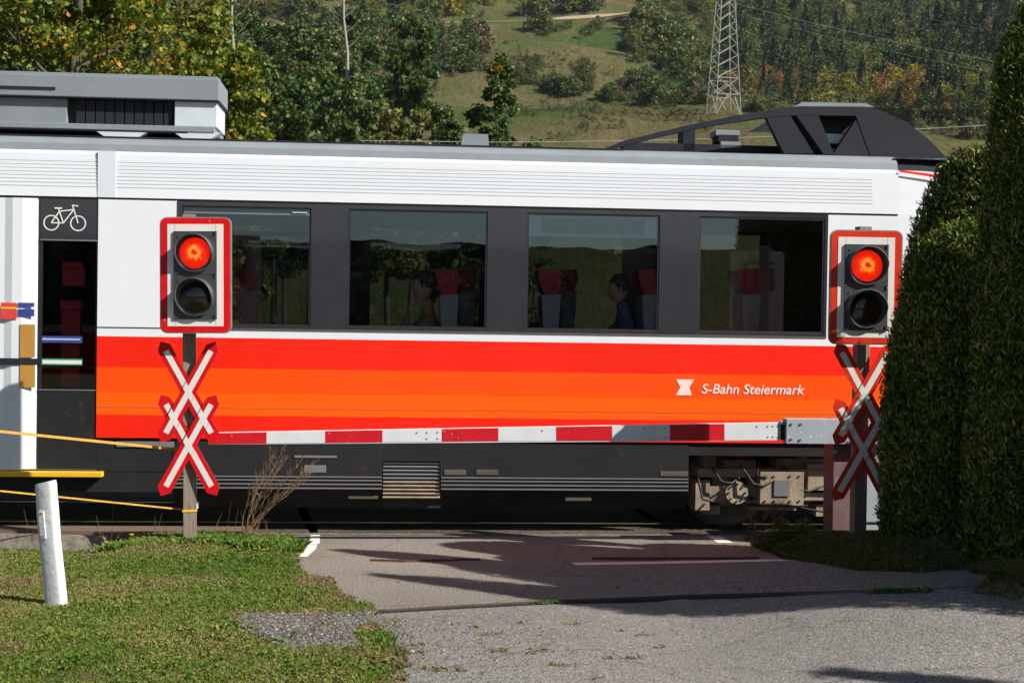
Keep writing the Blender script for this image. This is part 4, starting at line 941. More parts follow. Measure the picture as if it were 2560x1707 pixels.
# ------------------------------------------------------------------ passengers (skin-modifier bodies, seen through the glass)
def skinned(name, pts, edges, mat, parent, sub=2):
    me = bpy.data.meshes.new(name); me.from_pydata([p[0] for p in pts], edges, []); o = bpy.data.objects.new(name, me); C.objects.link(o)
    o.modifiers.new('skin', 'SKIN'); s = me.skin_vertices[0].data
    for i, p in enumerate(pts):
        r = p[1]; s[i].radius = (r, r) if isinstance(r, (int, float)) else r
    s[0].use_root = True; sb = o.modifiers.new('sub', 'SUBSURF'); sb.levels = sub; sb.render_levels = sub
    me.materials.append(mat); me.polygons.foreach_set('use_smooth', [True]*len(me.polygons)); o.modifiers['skin'].use_smooth_shade = True
    o.parent = parent; return o
def passenger(px, v, label, shirt, jacket, hair, raise_hand):
    u, zs = T(px, 815, v); root = empty('person', tuple(tw(u-.10, v, zf)), YAW, label, 'person'); root.scale = (1.14, 1.05, 1.14)
    # local frame: x along the train (facing -x), z up from the floor
    H = .46
    P = [((.0, 0, H), (.13, .15)), ((.03, 0, H+.18), (.11, .15)), ((.05, 0, H+.38), (.11, .17)), ((.05, 0, H+.50), (.07, .12)), ((.04, 0, H+.58), .050), ((.015, 0, H+.66), .062)]
    P += [((-.05, -.10, H+.0), .085), ((-.46, -.10, H+.03), .06), ((-.48, -.10, .08), .045), ((-.60, -.10, .03), .035)]
    P += [((-.05, .10, H+.0), .085), ((-.46, .10, H+.03), .06), ((-.48, .10, .08), .045), ((-.60, .10, .03), .035)]
    e = [(0, 1), (1, 2), (2, 3), (3, 4), (4, 5), (0, 6), (6, 7), (7, 8), (8, 9), (0, 10), (10, 11), (11, 12), (12, 13)]
    hands = []
    for s_ in (-1, 1):
        n = len(P); sh = (.05, s_*.19, H+.44)
        if raise_hand and s_ < 0: el = (-.20, s_*.22, H+.27); wr = (-.12, s_*.10, H+.53)
        else: el = (-.02, s_*.24, H+.16); wr = (-.25, s_*.15, H+.15)
        P += [(sh, .058), (el, .043), (wr, .030)]; e += [(2, n), (n, n+1), (n+1, n+2)]; hands.append((wr, el))
    body = skinned('body', P, e, MT[jacket], root)
    # shirt front, head, face, hair
    m = skinned('shirt', [((-.015, 0, H+.12), (.118, .135)), ((.01, 0, H+.36), (.118, .15)), ((.03, 0, H+.47), (.07, .09))], [(0, 1), (1, 2)], MT[shirt], root)
    bm = bmesh.new(); bmesh.ops.create_uvsphere(bm, u_segments=24, v_segments=16, radius=1)
    for vt in bm.verts:
        x, y, z = vt.co; k = .80+.20*smooth(-1, .1, z).item()
        vt.co = Vector((x*.095*k-(.012 if x < 0 and z < 0 else 0), y*.075*k, z*.118))
    hc = Vector((.0, 0, H+.76))
    bmesh.ops.translate(bm, verts=bm.verts, vec=hc)
    me = bpy.data.meshes.new('head'); bm.to_mesh(me); bm.free(); me.materials.append(MT['skin']); me.polygons.foreach_set('use_smooth', [True]*len(me.polygons)); hd = bpy.data.objects.new('head', me); C.objects.link(hd); hd.parent = root
    m = MB(); m.prism([(hc.x-.085, hc.z+.012), (hc.x-.118, hc.z-.028), (hc.x-.085, hc.z-.036)], -.014, .014, MT['skin'])
    for s_ in (-1, 1):
        m.tube([(hc.x+.008, s_*.07, hc.z+.02), (hc.x+.004, s_*.082, hc.z), (hc.x, s_*.072, hc.z-.025)], [.012, .014, .009], MT['skin'], 8)
        m.tube([(hc.x-.083, s_*.028, hc.z+.012), (hc.x-.089, s_*.028, hc.z+.012)], .010, MT['hair'], 8)
    m.box((hc.x-.094, -.022, hc.z-.06), (hc.x-.084, .022, hc.z-.053), MT['seatred']); m.build_each('facial_feature', hd)
    bm = bmesh.new(); bmesh.ops.create_uvsphere(bm, u_segments=20, v_segments=14, radius=1)
    for vt in bm.verts:
        x, y, z = vt.co; dn = .30 if x < -.2 else 0
        vt.co = Vector((x*.103+.012, y*.086, max(z, -.35+ (1.0 if x < -.3 else 0)*.6)*.118+.022))+hc
    me = bpy.data.meshes.new('hair'); bm.to_mesh(me); bm.free(); me.materials.append(MT[hair]); me.polygons.foreach_set('use_smooth', [True]*len(me.polygons)); o = bpy.data.objects.new('hair', me); C.objects.link(o); o.parent = root
    for wr, el in hands:
        w0 = Vector(wr); d = (w0-Vector(el)).normalized(); sd2 = d.cross(Vector((0, 1, 0))).normalized() if abs(d.y) < .9 else Vector((1, 0, 0)); palm = w0+d*.08
        P = [(tuple(w0), .022), (tuple(w0+d*.05), (.030, .018)), (tuple(palm), (.032, .016))]; e = [(0, 1), (1, 2)]
        for k in range(4):
            a0 = palm+sd2*(-.027+.018*k); L = (.065, .078, .072, .055)[k]; n = len(P); P += [(tuple(a0+d*.015), .009), (tuple(a0+d*L*.6+Vector((0, -.01, -.012))), .008), (tuple(a0+d*L+Vector((0, -.015, -.03))), .007)]; e += [(2, n), (n, n+1), (n+1, n+2)]
        n = len(P); P += [(tuple(w0+d*.045-sd2*.038), .011), (tuple(w0+d*.085-sd2*.058), .009)]; e += [(1, n), (n, n+1)]
        skinned('hand', P, e, MT['skin'], root, 1)
    return root
passenger(1082, -1.10, 'seated person in teal shirt and tan jacket, hand at the face, second train window', 'teal', 'tan', 'hair', True)
passenger(1570, -1.10, 'seated person in a blue jacket leaning back at the third train window', 'navy', 'navy', 'hair', False)

# ------------------------------------------------------------------ crossing signals
SIG_Y = 12.6
MT['lensA'] = lens(0); MT['lensB'] = lens(7)
def blade(cx, cz, ang, y, parent, rmat):
    """pointed board 1.02 m long with a white stripe; ang from vertical"""
    L = .508; wd = .0625; tipl = .06; rot = Matrix.Rotation(ang, 2)
    def rt(p): a = rot @ Vector(p); return (cx+a.x, cz+a.y)
    out = [(-wd, -L+tipl), (0, -L), (wd, -L+tipl), (wd, L-tipl), (0, L), (-wd, L-tipl)]
    m = MB(); m.prism([rt(p) for p in out], y, y+.004, rmat, MT['signrim'])
    e = L-tipl-.035; m.prism([rt(p) for p in ((-.025, -e), (.025, -e), (.025, e), (-.025, e))], y-.0012, y, MT['signwhite'])
    return m
def signal(px, base_py, Y, label, red, lensm, lean=0.0, dxb=0.0, rz=0.0, cy=(972.7, 1105), top_py=531, board=(541, 827), s=1.0):
    base = at(px, base_py, Y); zz = lambda py: at(px, py, Y).z-base.z
    root = empty('crossing_signal', tuple(base-Vector((0, 0, .02))), rz, label, 'crossing signal', 'red light signals with crossed boards')
    root.rotation_euler = (0, lean, rz)
    K = FPX/Y
    m = MB(); rp2 = Euler((0, 0, R(12))).to_matrix(); m.box((-.058, -.05, -.05), (.058, .05, zz(top_py)), MT['wood'], rot=rp2, piv=(0, 0, 0)); m.build('post', root, .005)
    # board
    zt, zb = zz(board[0]), zz(board[1]); bx = dxb; hw = .312*s; zc = (zt+zb)/2; hh = (zt-zb)/2; yb = -.20
    def rr(hw, hh, r, n=7):
        P = []
        for sx, sz, a0 in ((1, 1, 0), (-1, 1, 90), (-1, -1, 180), (1, -1, 270)):
            for k in range(n+1):
                a = R(a0+90*k/n); P.append((bx+sx*(hw-r)+r*math.cos(a), zc+sz*(hh-r)+r*math.sin(a)))
        return P
    m = MB(); m.prism(rr(hw, hh, .065), yb, yb+.035, MT['signrim']); board_o = m.build('signal_board', root, .004)
    m = MB(); m.prism(rr(hw-.010, hh-.010, .058), yb-.003, yb, red); m.build('red_border', board_o)
    m = MB(); iw = hw-.068; ih = hh-.062; m.box((bx-iw, yb-.0055, zc-ih), (bx+iw, yb-.003, zc+ih), MT['signwhite'])
    for sx in (-1, 1): m.box((bx+sx*(iw-.066)-.001, yb-.0062, zc-ih), (bx+sx*(iw-.066)+.001, yb-.0055, zc+ih), MT['signrim'])
    m.build('white_border', board_o)
    m = MB(); w2 = .188*s; h2 = ih-.062; split = zc
    m.box((bx-w2, yb-.02, split+.002), (bx+w2, yb-.0063, split+h2), MT['signal']); m.box((bx-w2, yb-.02, split-h2), (bx+w2, yb-.0063, split-.002), MT['signal'])
    for zz2 in (split+h2-.045, split+.04, split-.045, split-h2+.04): m.tube([(bx-w2+.045, yb-.026, zz2), (bx-w2+.045, yb-.02, zz2)], .009, MT['bolt'], 10)
    for zz2 in (split+h2-.02, split, split-h2+.02): m.box((bx+w2-.022, yb-.028, zz2-.02), (bx+w2-.012, yb-.02, zz2+.02), MT['black'])
    hs = m.build('lamp_housing', board_o, .002)
    for k, (lc, lit) in enumerate(((split+h2/2, True), (split-h2/2, False))):
        r = .142; m = MB(); n = 40; vs = []; fs = []
        rings = 7
        for i in range(rings+1):
            a = i/rings; 
            for j in range(n):
                t = 2*math.pi*j/n; vs.append((r*a*math.cos(t), .045*a*a, r*a*math.sin(t)))
            if i:
                for j in range(n): fs.append(((i-1)*n+j, (i-1)*n+(j+1) % n, i*n+(j+1) % n, i*n+j))
        m.add(vs, fs, lensm if lit else MT['lensdark'], True); o = m.build('lit_lens' if lit else 'dark_lens', hs); o.location = (bx, yb-.066, lc)
        m = MB(); R1 = .168; R2 = .160; vs = []; fs = []; 
        for j in range(n+1):
            t = 2*math.pi*j/n; c_, s_ = math.cos(t), math.sin(t)
            Ln = .025+.095*smooth(-.75, .25, s_).item()
            for rad in (R1, R2):
                vs += [(bx+rad*c_, yb-.02, lc+rad*s_), (bx+rad*.985*c_, yb-.02-Ln, lc+rad*.985*s_)]
            if j:
                a = 4*(j-1); c4 = 4*j; fs += [(a, c4, c4+1, a+1), (a+3, c4+3, c4+2, a+2), (a+1, c4+1, c4+3, a+3)]
        m.add(vs, fs, MT['visor'], True); m.ring((bx, lc), .135, .176, yb-.032, yb-.02, MT['visor'], 40); m.build('visor', hs)
    # bracket, crossed boards
    m = MB(); m.box((bx-.16, yb+.035, zb+.5), (bx+.16, yb+.13, zt-.12), MT['signal']); m.box((-.16, yb+.10, zt-.2), (.16, -.05, zt-.16), MT['signrim']); m.box((-.16, yb+.10, zb+.16), (.16, -.05, zb+.2), MT['signrim'])
    for c in cy: m.box((-.05, -.075, zz(c)-.02), (.05, -.05, zz(c)+.02), MT['signrim'])
    m.build_each('bracket', root)
    ox = .011
    th = R(28.9)
    for (c, aa, yy) in ((cy[1], th, -.083), (cy[0], th, -.088), (cy[0], -th, -.095), (cy[1], -th, -.096)):
        m = blade(ox, zz(c), aa, yy, root, red)
        if aa < 0:
            for c2 in cy:
                zm = (zz(c)+zz(c2))/2; xm = ox+math.tan(th)*(zm-zz(c)); sn = math.sin(2*th); a_ = .0600/sn; b_ = .025/sn; u1 = (-math.sin(th), math.cos(th)); u2 = (math.sin(th), math.cos(th))
                m.prism([(xm+u1[0]*p+u2[0]*q4, zm+u1[1]*p+u2[1]*q4) for p, q4 in ((a_, b_), (a_, -b_), (-a_, -b_), (-a_, b_))], yy-.0018, yy-.0001, MT['signwhite'])
        m.build('cross_board', root)
    return root
sigL = signal(475, 1370, SIG_Y, 'left crossing signal with lit red lamp on a weathered post standing in the grass', MT['signred'], MT['lensA'], lean=-.014, dxb=.10)
sigR = signal(2144, 1352, 12.45, 'crossing signal at the clipped hedge, its lower crossed boards in shade, red lamp lit', MT['signredfaded'], MT['lensB'], lean=0, dxb=-.02, cy=(978, 1117), top_py=561, board=(573, 855))
m = MB(); zb_ = at(475, 1275, SIG_Y).z-sigL.location.z; m.box((-.064, -.056, zb_-.008), (.064, .056, zb_+.010), MT['yellow'], rot=Euler((0, 0, R(12))).to_matrix(), piv=(0, 0, 0)); m.box((.066, -.03, zb_+.02), (.078, .01, zb_+.075), MT['signwhite']); yb_ = m.build_each('yellow_band', sigL); yb_[1].name = 'post_clip'

# ------------------------------------------------------------------ barrier
BY = 12.99
def bpnt(px, py):     # boom plane, parallel to the track
    d = ray(px, py); n = Vector((-math.sin(YAW), math.cos(YAW), 0)); t = (Vector((0, BY, 0))).dot(n)/d.dot(n); return Vector((0, 0, CAMH))+d*t
pb = bpnt(2140, 1350)
bar = empty('level_crossing_barrier', tuple(pb), YAW, 'lowered red and white barrier boom with grey drive box beside the hedge', 'barrier')
Bi = Matrix.Rotation(-YAW, 3, 'Z')
def bl(px, py): p = Bi@(bpnt(px, py)-pb); return p.x, p.z
bnd = [522, 667, 813, 956, 1104, 1245, 1389, 1529, 1673, 1809, 1949]
def ytop(x): return np.interp(x, [522, 1240, 1949], [1082, 1069, 1056])
def ybot(x): return np.interp(x, [522, 1240, 1949], [1109, 1101.5, 1099])
boom = None
for i in range(10):
    a, c = bnd[i], bnd[i+1]; m = MB(); mt = MT['boomred'] if i % 2 == 0 else MT['boomwhite']
    P = [bl(a, ybot(a)), bl(c, ybot(c)), bl(c, ytop(c)), bl(a, ytop(a))]
    if boom is None:
        full = [bl(522, ybot(522)), bl(1949, ybot(1949)), bl(1949, ytop(1949)), bl(522, ytop(522))]
        k = MB(); k.prism([(full[0][0]-.002, full[0][1]-.004), (full[1][0], full[1][1]-.004), (full[2][0], full[2][1]+.004), (full[3][0]-.002, full[3][1]+.004)], -.03, .03, MT['boomwhite']); boom = k.build('boom', bar, .003)
    m.prism([(x+(0.001 if j in (0, 3) else -.001), z) for j, (x, z) in enumerate(P)], -.0325, -.0302, mt); o = m.build('red_stripe' if i % 2 == 0 else 'white_stripe', boom)
m = MB()
def rivet(px, py, r=.006): x, z = bl(px, py); m.tube([(x, -.038, z), (x, -.0325, z)], r, MT['bolt'], 8)
for x in (1067, 1094, 1108, 1137, 1634, 1662, 1678, 1692, 1707, 1890, 1917, 1930, 1943, 1042, 1355, 1608):
    yt, ybm = ytop(x), ybot(x); rivet(x, yt+8)
    if x not in (1042, 1355, 1608, 1890): rivet(x, ybm-8)
m.build_each('rivet', boom)
m = MB(); a = bl(1949, 1099); c = bl(1962, 1052); m.box((a[0], -.02, a[1]), (c[0], .03, c[1]-.03), MT['dark']); m.box((a[0]-.005, -.05, c[1]-.03), (c[0]+.002, .05, c[1]), MT['barriergrey']); m.build('hinge', bar, .002)
m = MB(); a = bl(1960, 1107); c = bl(2238, 1048); m.box((a[0], -.075, a[1]), (c[0], .06, c[1]), MT['barriergrey']); arm = m.build('boom_arm', bar, .004)
m = MB()
for x, y in ((1972, 1059), (1996, 1059), (1972, 1096), (1994, 1098), (2114, 1103), (2122, 1103)):
    xx, z = bl(x, y); m.tube([(xx, -.084, z), (xx, -.075, z)], .011, MT['bolt'], 10)
m.build_each('bolt', arm)
m = MB(); a = bl(2083, 1352); c = bl(2128, 1110); m.box((a[0], .04, a[1]), (c[0]+.02, .34, c[1]), MT['barrierpink']); pil = m.build('pillar', bar, .006)
m = MB(); c = bl(2090, 1110); m.box((a[0]+.015, .075, c[1]+.001), (a[0]+.16, .30, c[1]+.23), MT['barrierpink']); m.build('pillar_head', pil, .01)
text('A1', bl(2086, 1134)[0], bl(2086, 1134)[1], .055, .036, MT['signwhite'], bar, 'number_plate_lettering', 0, .7)
m = MB(); m.box((a[0]+.125, .10, a[1]), (a[0]+.185, .3, c[1]-.03), MT['barriergrey']); m.build('cable_duct', bar, .006)
m = MB(); a = bl(2156, 1352); c = bl(2290, 1110); m.box((a[0], .10, bl(2156, 1310)[1]), (c[0], .52, c[1]+.1), MT['barriergrey']); m.box((a[0]+.02, .12, a[1]), (c[0]-.02, .5, bl(2156, 1312)[1]), MT['barriergrey']); m.build('drive_box', bar, .012)

# ------------------------------------------------------------------ straps tied to the left post
def line_obj(name, pts, r, mat, label, cat, n=6, group=None):
    m = MB(); m.tube(pts, r, mat, n); return tag(m.build(name), label, cat, group)
def strap(p0, p1, sag, w_, name, label):
    m = MB(); n = 26; pr = None
    for k in range(n+1):
        t = k/n; p = p0.lerp(p1, t)-Vector((0, 0, sag*4*t*(1-t)))
        if pr is not None: m.bar(pr, p, .006, w_, MT['rope'])
        pr = p
    return tag(m.build(name), label, 'strap', 'orange straps tied to the signal post')
strap(at(-1160, 960, 10.2), at(452, 1124, 12.68), .0, .022, 'orange_strap', 'upper orange strap running from the left edge to behind the crossed boards')
strap(at(-1160, 1108, 10.2), at(456, 1273, 12.64), .0, .014, 'orange_strap', 'lower orange strap running from behind the white bollard to the yellow band')

# ------------------------------------------------------------------ white bollard, concrete pipe
bp = gr(142, 1515, .01); bo = empty('bollard', tuple(bp-Vector((0, 0, .03))), 0, 'leaning whitewashed wooden bollard on the lawn', 'bollard')
bo.rotation_euler = (R(2), R(-5.2), R(-14))
K = FPX/bp.y; m = MB(); hw = 28/K; H = 316/K
prof = []; nseg = 20
sec = [(math.copysign(abs(math.cos(t))**.45, math.cos(t))*hw*.95, math.copysign(abs(math.sin(t))**.6, math.sin(t))*hw*.55) for t in [2*math.pi*k/nseg for k in range(nseg)]]
zs_ = [0, .1, .3, .5, .7, .85, H-.012, H+.022]; vs = []; fs = []
for i, z in enumerate(zs_):
    sc_ = 1+.02*math.sin(i*2.1)-(.06 if i == 7 else 0)
    for x, y in sec: vs.append((x*sc_+.004*math.sin(z*9), y*sc_, z+(.012*x/hw if i > 5 else 0)))
    if i:
        for k in range(nseg): fs.append(((i-1)*nseg+k, (i-1)*nseg+(k+1) % nseg, i*nseg+(k+1) % nseg, i*nseg+k))
m.add(vs, fs, MT['wpost'], True); m.add(vs[-nseg:], [tuple(range(nseg))], MT['wpost']); m.build('post', bo)
m = MB(); yf = -hw*.55-.004; m.box((-.045, yf-.004, H*.585), (-.002, yf+.004, H*.80), MT['wpost'])
pl_ = m.build('plate', bo, .002)
m = MB()
for z in (H*.605, H*.785): m.tube([(-.024, yf-.009, z), (-.024, yf-.003, z)], .006, MT['rust'], 10)
m.build_each('screw', pl_)
pe = at(268, 1368, 12.95); rr_ = .17; m = MB(); n = 28; vs = []; fs = []
for i, (dx, ro) in enumerate(((-3.2, rr_), (-1.5, rr_), (-.6, rr_*1.0), (-.03, rr_), (0, rr_*.95), (0, rr_*.72), (-.3, rr_*.72))):
    for k in range(n):
        t = 2*math.pi*k/n; vs.append((pe.x+dx, pe.y+ro*math.cos(t)-dx*.04, pe.z+ro*math.sin(t)-.06))
    if i:
        for k in range(n): fs.append(((i-1)*n+k, i*n+k, i*n+(k+1) % n, (i-1)*n+(k+1) % n))
m.add(vs, fs, MT['concrete'], True); tag(m.build('concrete_pipe'), 'weathered concrete pipe half sunk in the grass behind the bollard', 'pipe')

# ------------------------------------------------------------------ dead weed stalks, flowers, weeds
def weed(rootpx, tips, Y, name, label, seed, rmax=.0032):
    rd = random.Random(seed); m = MB()
    for (tx, ty, n) in tips:
        for k in range(n):
            a = at(rootpx[0]+rd.uniform(-28, 28), rootpx[1]+rd.uniform(-4, 6), Y+rd.uniform(-.08, .08)); b_ = at(tx+rd.gauss(0, 16), ty+rd.uniform(-8, 50), Y+rd.uniform(-.2, .2))
            mid = a.lerp(b_, .45)+Vector((-.05+rd.uniform(-.03, .03), 0, .02)); pts = [a, a.lerp(mid, .5)+Vector((-.01, 0, 0)), mid, mid.lerp(b_, .5), b_]
            m.tube(pts, [rmax, rmax*.85, rmax*.7, rmax*.5, rmax*.25], MT['drymatter'], 5, cap=False)
            for j in range(11):
                t = rd.uniform(.3, 1); p = mid.lerp(b_, (t-.3)/.7); d = (b_-mid).normalized()*rd.uniform(.02, .09)+Vector((rd.uniform(-.05, .05), rd.uniform(-.05, .05), rd.uniform(0, .05)))
                m.tube([p, p+d*.6, p+d], [.0018, .0014, .0008], MT['drymatter'], 4, cap=False)
                for q4 in range(3):
                    c = p+d*rd.uniform(.4, 1.05)+Vector((rd.uniform(-.004, .004),)*3); s_ = rd.uniform(.002, .0055)
                    m.add([c+Vector((s_, 0, 0)), c+Vector((0, s_, s_)), c+Vector((-s_, 0, s_*.4)), c+Vector((0, -s_, -s_))], [(0, 1, 2, 3), (0, 3, 2, 1)], MT['drymatter'])
    return tag(m.build(name), label, 'dead plant')
weed((628, 1340), [(705, 1120, 7), (770, 1140, 7), (660, 1200, 4)], 12.75, 'dead_weed', 'dry brown weed stalks leaning right beside the road under the barrier tip', 3)
weed((1915, 1345), [(1935, 1235, 5), (1890, 1290, 6), (1980, 1290, 5)], 12.9, 'dead_weed', 'low dry weed with thin stalks in front of the bogie', 5, .003)
def bush(name, label, px, py, Y, rx, rz, n, size, mat, seed, cat='plant'):
    r_ = np.random.default_rng(seed); c = np.array(at(px, py, Y)); P = unit(r_.normal(size=(n, 3)))*r_.random((n, 1))**.4; P[:, 2] = np.abs(P[:, 2]); P = P*np.array([rx, rx*.6, rz])+c
    v, q = leaves(P, r_.uniform(.6, 1.3, n)*size, upw=.2, aspect=.32, rng=r_, diru=np.array([0, 0, 1.]), dw=.5); return tag(npmesh(name, v, q, mat), label, cat)
bush('weed', 'yellow green leafy weed catching sun left of the signal box', 1952, 1345, 12.85, .12, .20, 700, .035, MT['leafnear'], 4)
bush('weed', 'pale green leafy weed beside the pink barrier pillar', 2010, 1345, 12.8, .13, .19, 700, .035, MT['olive'], 5)
bush('weed', 'low brown leafy weed at the road edge', 1895, 1352, 12.85, .14, .09, 500, .03, MT['scrubbrown'], 6)
bush('weed', 'green broad leafed weed at the foot of the left signal post', 500, 1368, 12.45, .12, .06, 300, .045, MT['grasslush'], 7)
def tallgrass():
    r_ = random.Random(5); m = MB()
    for k in range(34):
        px = r_.choice([60, 130, 260, 300, 330, 400, 430, 540, 590, 650])+r_.uniform(-25, 25); a = at(px, 1365, 12.9+r_.uniform(-.2, .3)); h = r_.uniform(.12, .42); l = r_.uniform(-.12, .12)
        m.tube([a, a+Vector((l*.4, 0, h*.6)), a+Vector((l, 0, h))], [.0022, .0016, .0008], MT['drymatter'] if k % 2 else MT['grassdry'], 4, cap=False)
    tag(m.build('tall_grass_stems'), 'thin tall dry grass stems rising before the track edge', 'grass', kind='stuff')
tallgrass()
def flower(px, py, Y, label):
    c = at(px, py, Y); root = empty('dandelion', tuple(c-Vector((0, 0, .07))), 0, label, 'flower', 'yellow dandelions in the lawn'); m = MB()
    for k in range(12):
        t = k*math.pi/6; d = Vector((math.cos(t), math.sin(t), .35))*.018; s_ = Vector((-math.sin(t), math.cos(t), 0))*.005; m.add([Vector((0, 0, .07)), Vector((0, 0, .07))+d+s_, Vector((0, 0, .074))+d*1.15, Vector((0, 0, .07))+d-s_], [(0, 1, 2, 3)], MT['flower'])
    m.tube([(0, 0, .066), (0, 0, .078)], [.009, .006], MT['flower'], 8); m.build('petals', root); m = MB(); m.tube([(0, 0, 0), (0, 0, .068)], .0025, MT['grasslush'], 5); m.build('stem', root)
flower(662, 1375, 12.2, 'yellow dandelion near the road edge right of the signal post'); flower(329, 1337, 12.6, 'yellow dandelion left of the signal post by the pipe end'); flower(456, 1331, 12.55, 'yellow dandelion touching the foot of the signal post')
m = MB(); rl = random.Random(9)
for k in range(46):
    px = rl.uniform(100, 1000) if k < 30 else rl.uniform(1000, 2400); py = rl.uniform(1420, 1690); p = gr(px, py, .035 if px < 900 else .004); a = rl.uniform(0, 6.28); s_ = rl.uniform(.012, .03)
    d = Vector((math.cos(a), math.sin(a), .1))*s_; e_ = Vector((-math.sin(a), math.cos(a), rl.uniform(.1, .5)))*s_*.5; m.add([p-d, p+e_, p+d, p-e_+Vector((0, 0, .01))], [(0, 1, 2, 3)], MT['rusty_leaf'])
tag(m.build('fallen_leaves'), 'scattered dry brown fallen leaves on the lawn and road', 'fallen leaves', kind='stuff')

# ------------------------------------------------------------------ clipped thujas on the right
def thuja(name, label, cx, cy, z0, prof, n, seed, size=.035, group='clipped thujas on the right', core_only=False, sq=1.0):
    """prof: (height above z0, radius)"""
    root = empty(name, (cx, cy, z0), 0, label, 'hedge', group); r_ = np.random.default_rng(seed)
    hs = np.array([p[0] for p in prof]); rs = np.array([p[1] for p in prof]); nz, na = 60, 48
    Hh = np.linspace(0, hs[-1], nz); A = np.linspace(0, 2*np.pi, na, endpoint=False)
    def rad(h, a): 
        b = np.interp(h, hs, rs); nn = fbm(a/2/np.pi*9+seed, h*1.6+seed, 3); per = fbm(np.abs(((a/2/np.pi)*2) % 2-1)*6+seed, h*1.5, 4)
        return np.maximum(b-.035, .01)*(1+.10*(per-.5))+.09*(fbm(np.cos(a)*3+seed+9, np.sin(a)*3+h*2.5, 4)-.5)+.10*(fbm(np.cos(a)*9+seed+9, np.sin(a)*9+h*1.4, 3)-.47)
    hh, aa = np.meshgrid(Hh, A, indexing='ij'); rr = np.maximum(rad(hh, aa)-.13, .004)
    V = np.stack([rr*np.cos(aa), rr*np.sin(aa)*sq, hh], -1).reshape(-1, 3); I = np.arange(nz*na).reshape(nz, na); q = np.stack([I[:-1], np.roll(I[:-1], -1, 1), np.roll(I[1:], -1, 1), I[1:]], -1).reshape(-1, 4)
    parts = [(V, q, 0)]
    h = r_.uniform(0, hs[-1], n*2); k = r_.random(n*2) < (np.interp(h, hs, rs)+.12)/(rs.max()+.12); h = h[k][:n]; a = r_.uniform(0, 2*np.pi, len(h))
    r0 = rad(h, a)-r_.random(len(h))**1.3*.12+r_.normal(size=len(h))*.006
    c = np.stack([r0*np.cos(a), r0*np.sin(a)*sq, h], 1); dr_ = np.interp(h+.1, hs, rs)-np.interp(h-.1, hs, rs)
    nrm = unit(np.stack([np.cos(a), np.sin(a), -dr_/.2], 1)); du = unit(nrm*.55+np.array([0, 0, .8])+r_.normal(size=c.shape)*.35)
    c3 = np.repeat(c, 3, 0)+r_.normal(size=(len(c)*3, 3))*size*.28; nsh = len(c)//160; ish = r_.integers(0, len(c), nsh); tt_ = r_.random((nsh, 9, 1)); csh = (c[ish][:, None]+(nrm[ish]*.4+np.array([0, 0, .9]))[:, None]*tt_*r_.uniform(.03, .13, (nsh, 1, 1))).reshape(-1, 3)
    c3 = np.concatenate([c3, csh]); nrm3 = np.concatenate([np.repeat(nrm, 3, 0), np.repeat(nrm[ish], 9, 0)]); du3 = np.concatenate([np.repeat(du, 3, 0), np.repeat(du[ish], 9, 0)])
    v2, q2 = leaves(c3, r_.uniform(.5, 1.25, len(c3))*size, up=nrm3, upw=.8, aspect=.30, rng=r_, diru=du3, dw=.72)
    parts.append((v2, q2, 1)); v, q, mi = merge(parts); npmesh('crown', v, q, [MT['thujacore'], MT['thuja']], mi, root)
    m = MB(); m.tube([(0, 0, -.3), (0, 0, .6)], .07, MT['bark'], 8); m.build('trunk', root); return root
def prof_px(cx, cy, pts, z0):
    out = []
    for px, py in pts:
        p = at(px, py, cy); out.append((p.z-z0, max(.01, cx-p.x)))
    return [(0, out[-1][1]*.97)]+out[::-1]
Z0 = .40
cA = (3.60, 11.0); pA = prof_px(*cA, [(2420, 548), (2360, 565), (2300, 600), (2262, 650), (2240, 720), (2222, 800), (2208, 880), (2198, 980), (2190, 1090), (2187, 1300)], Z0)
thuja('clipped_thuja', 'broad clipped thuja in front, its domed top lit and its face shaded', cA[0], cA[1], Z0, pA, 42000, 2, .052, sq=.5)
cB = (3.92, 11.3); pB = prof_px(*cB, [(2420, 366), (2380, 372), (2345, 400), (2318, 450), (2298, 510), (2270, 580), (2250, 660), (2235, 800), (2225, 1300)], Z0)
thuja('clipped_thuja', 'sunlit rounded thuja top rising behind the broad clipped one', cB[0], cB[1], Z0, pB, 30000, 5, .052, sq=.5)
cC = (3.74, 10.36); pC = prof_px(*cC, [(2610, 10), (2570, 30), (2530, 58), (2500, 100), (2484, 150), (2468, 300), (2456, 420), (2440, 560), (2420, 800), (2405, 1100), (2400, 1300)], Z0)
thuja('clipped_thuja', 'tallest clipped thuja column at the right edge of the picture', cC[0], cC[1], Z0, pC, 42000, 9, .052, sq=.6)
# their neighbours along the garden, outside the frame; they cast the shade on the road
nbr = [(4.78, 9.62, 4.35, .50, 'clipped thuja column nearest to the corner of the garden'), (5.6, 9.45, 4.5, .55, 'second thuja column from the garden corner'), (6.45, 9.35, 4.7, .6, 'broad thuja column deeper in the garden'),
       (5.3, 8.55, 4.75, .45, 'slender thuja column by the side road'), (4.45, 9.02, 4.6, .34, 'narrowest thuja column standing forward of the row'), (6.3, 8.6, 5.0, .6, 'tall thuja column deeper in the garden'), (6.6, 6.15, 3.95, .24, 'short lone thuja column nearest the camera'), (4.35, 11.95, 2.45, .5, 'low rounded thuja hidden behind the tall column')]  # low hidden thuja added to shade the lower crossed boards
for i, (x, y, h, r0, lab_) in enumerate(nbr):
    pr_ = [(0, r0), (h*.5, r0), (h*.75, r0*.9), (h*.9, r0*.62), (h*.97, r0*.35), (h, .02)]
    thuja('clipped_thuja', lab_, x, y, .1, pr_, 9000, 20+i, .06)

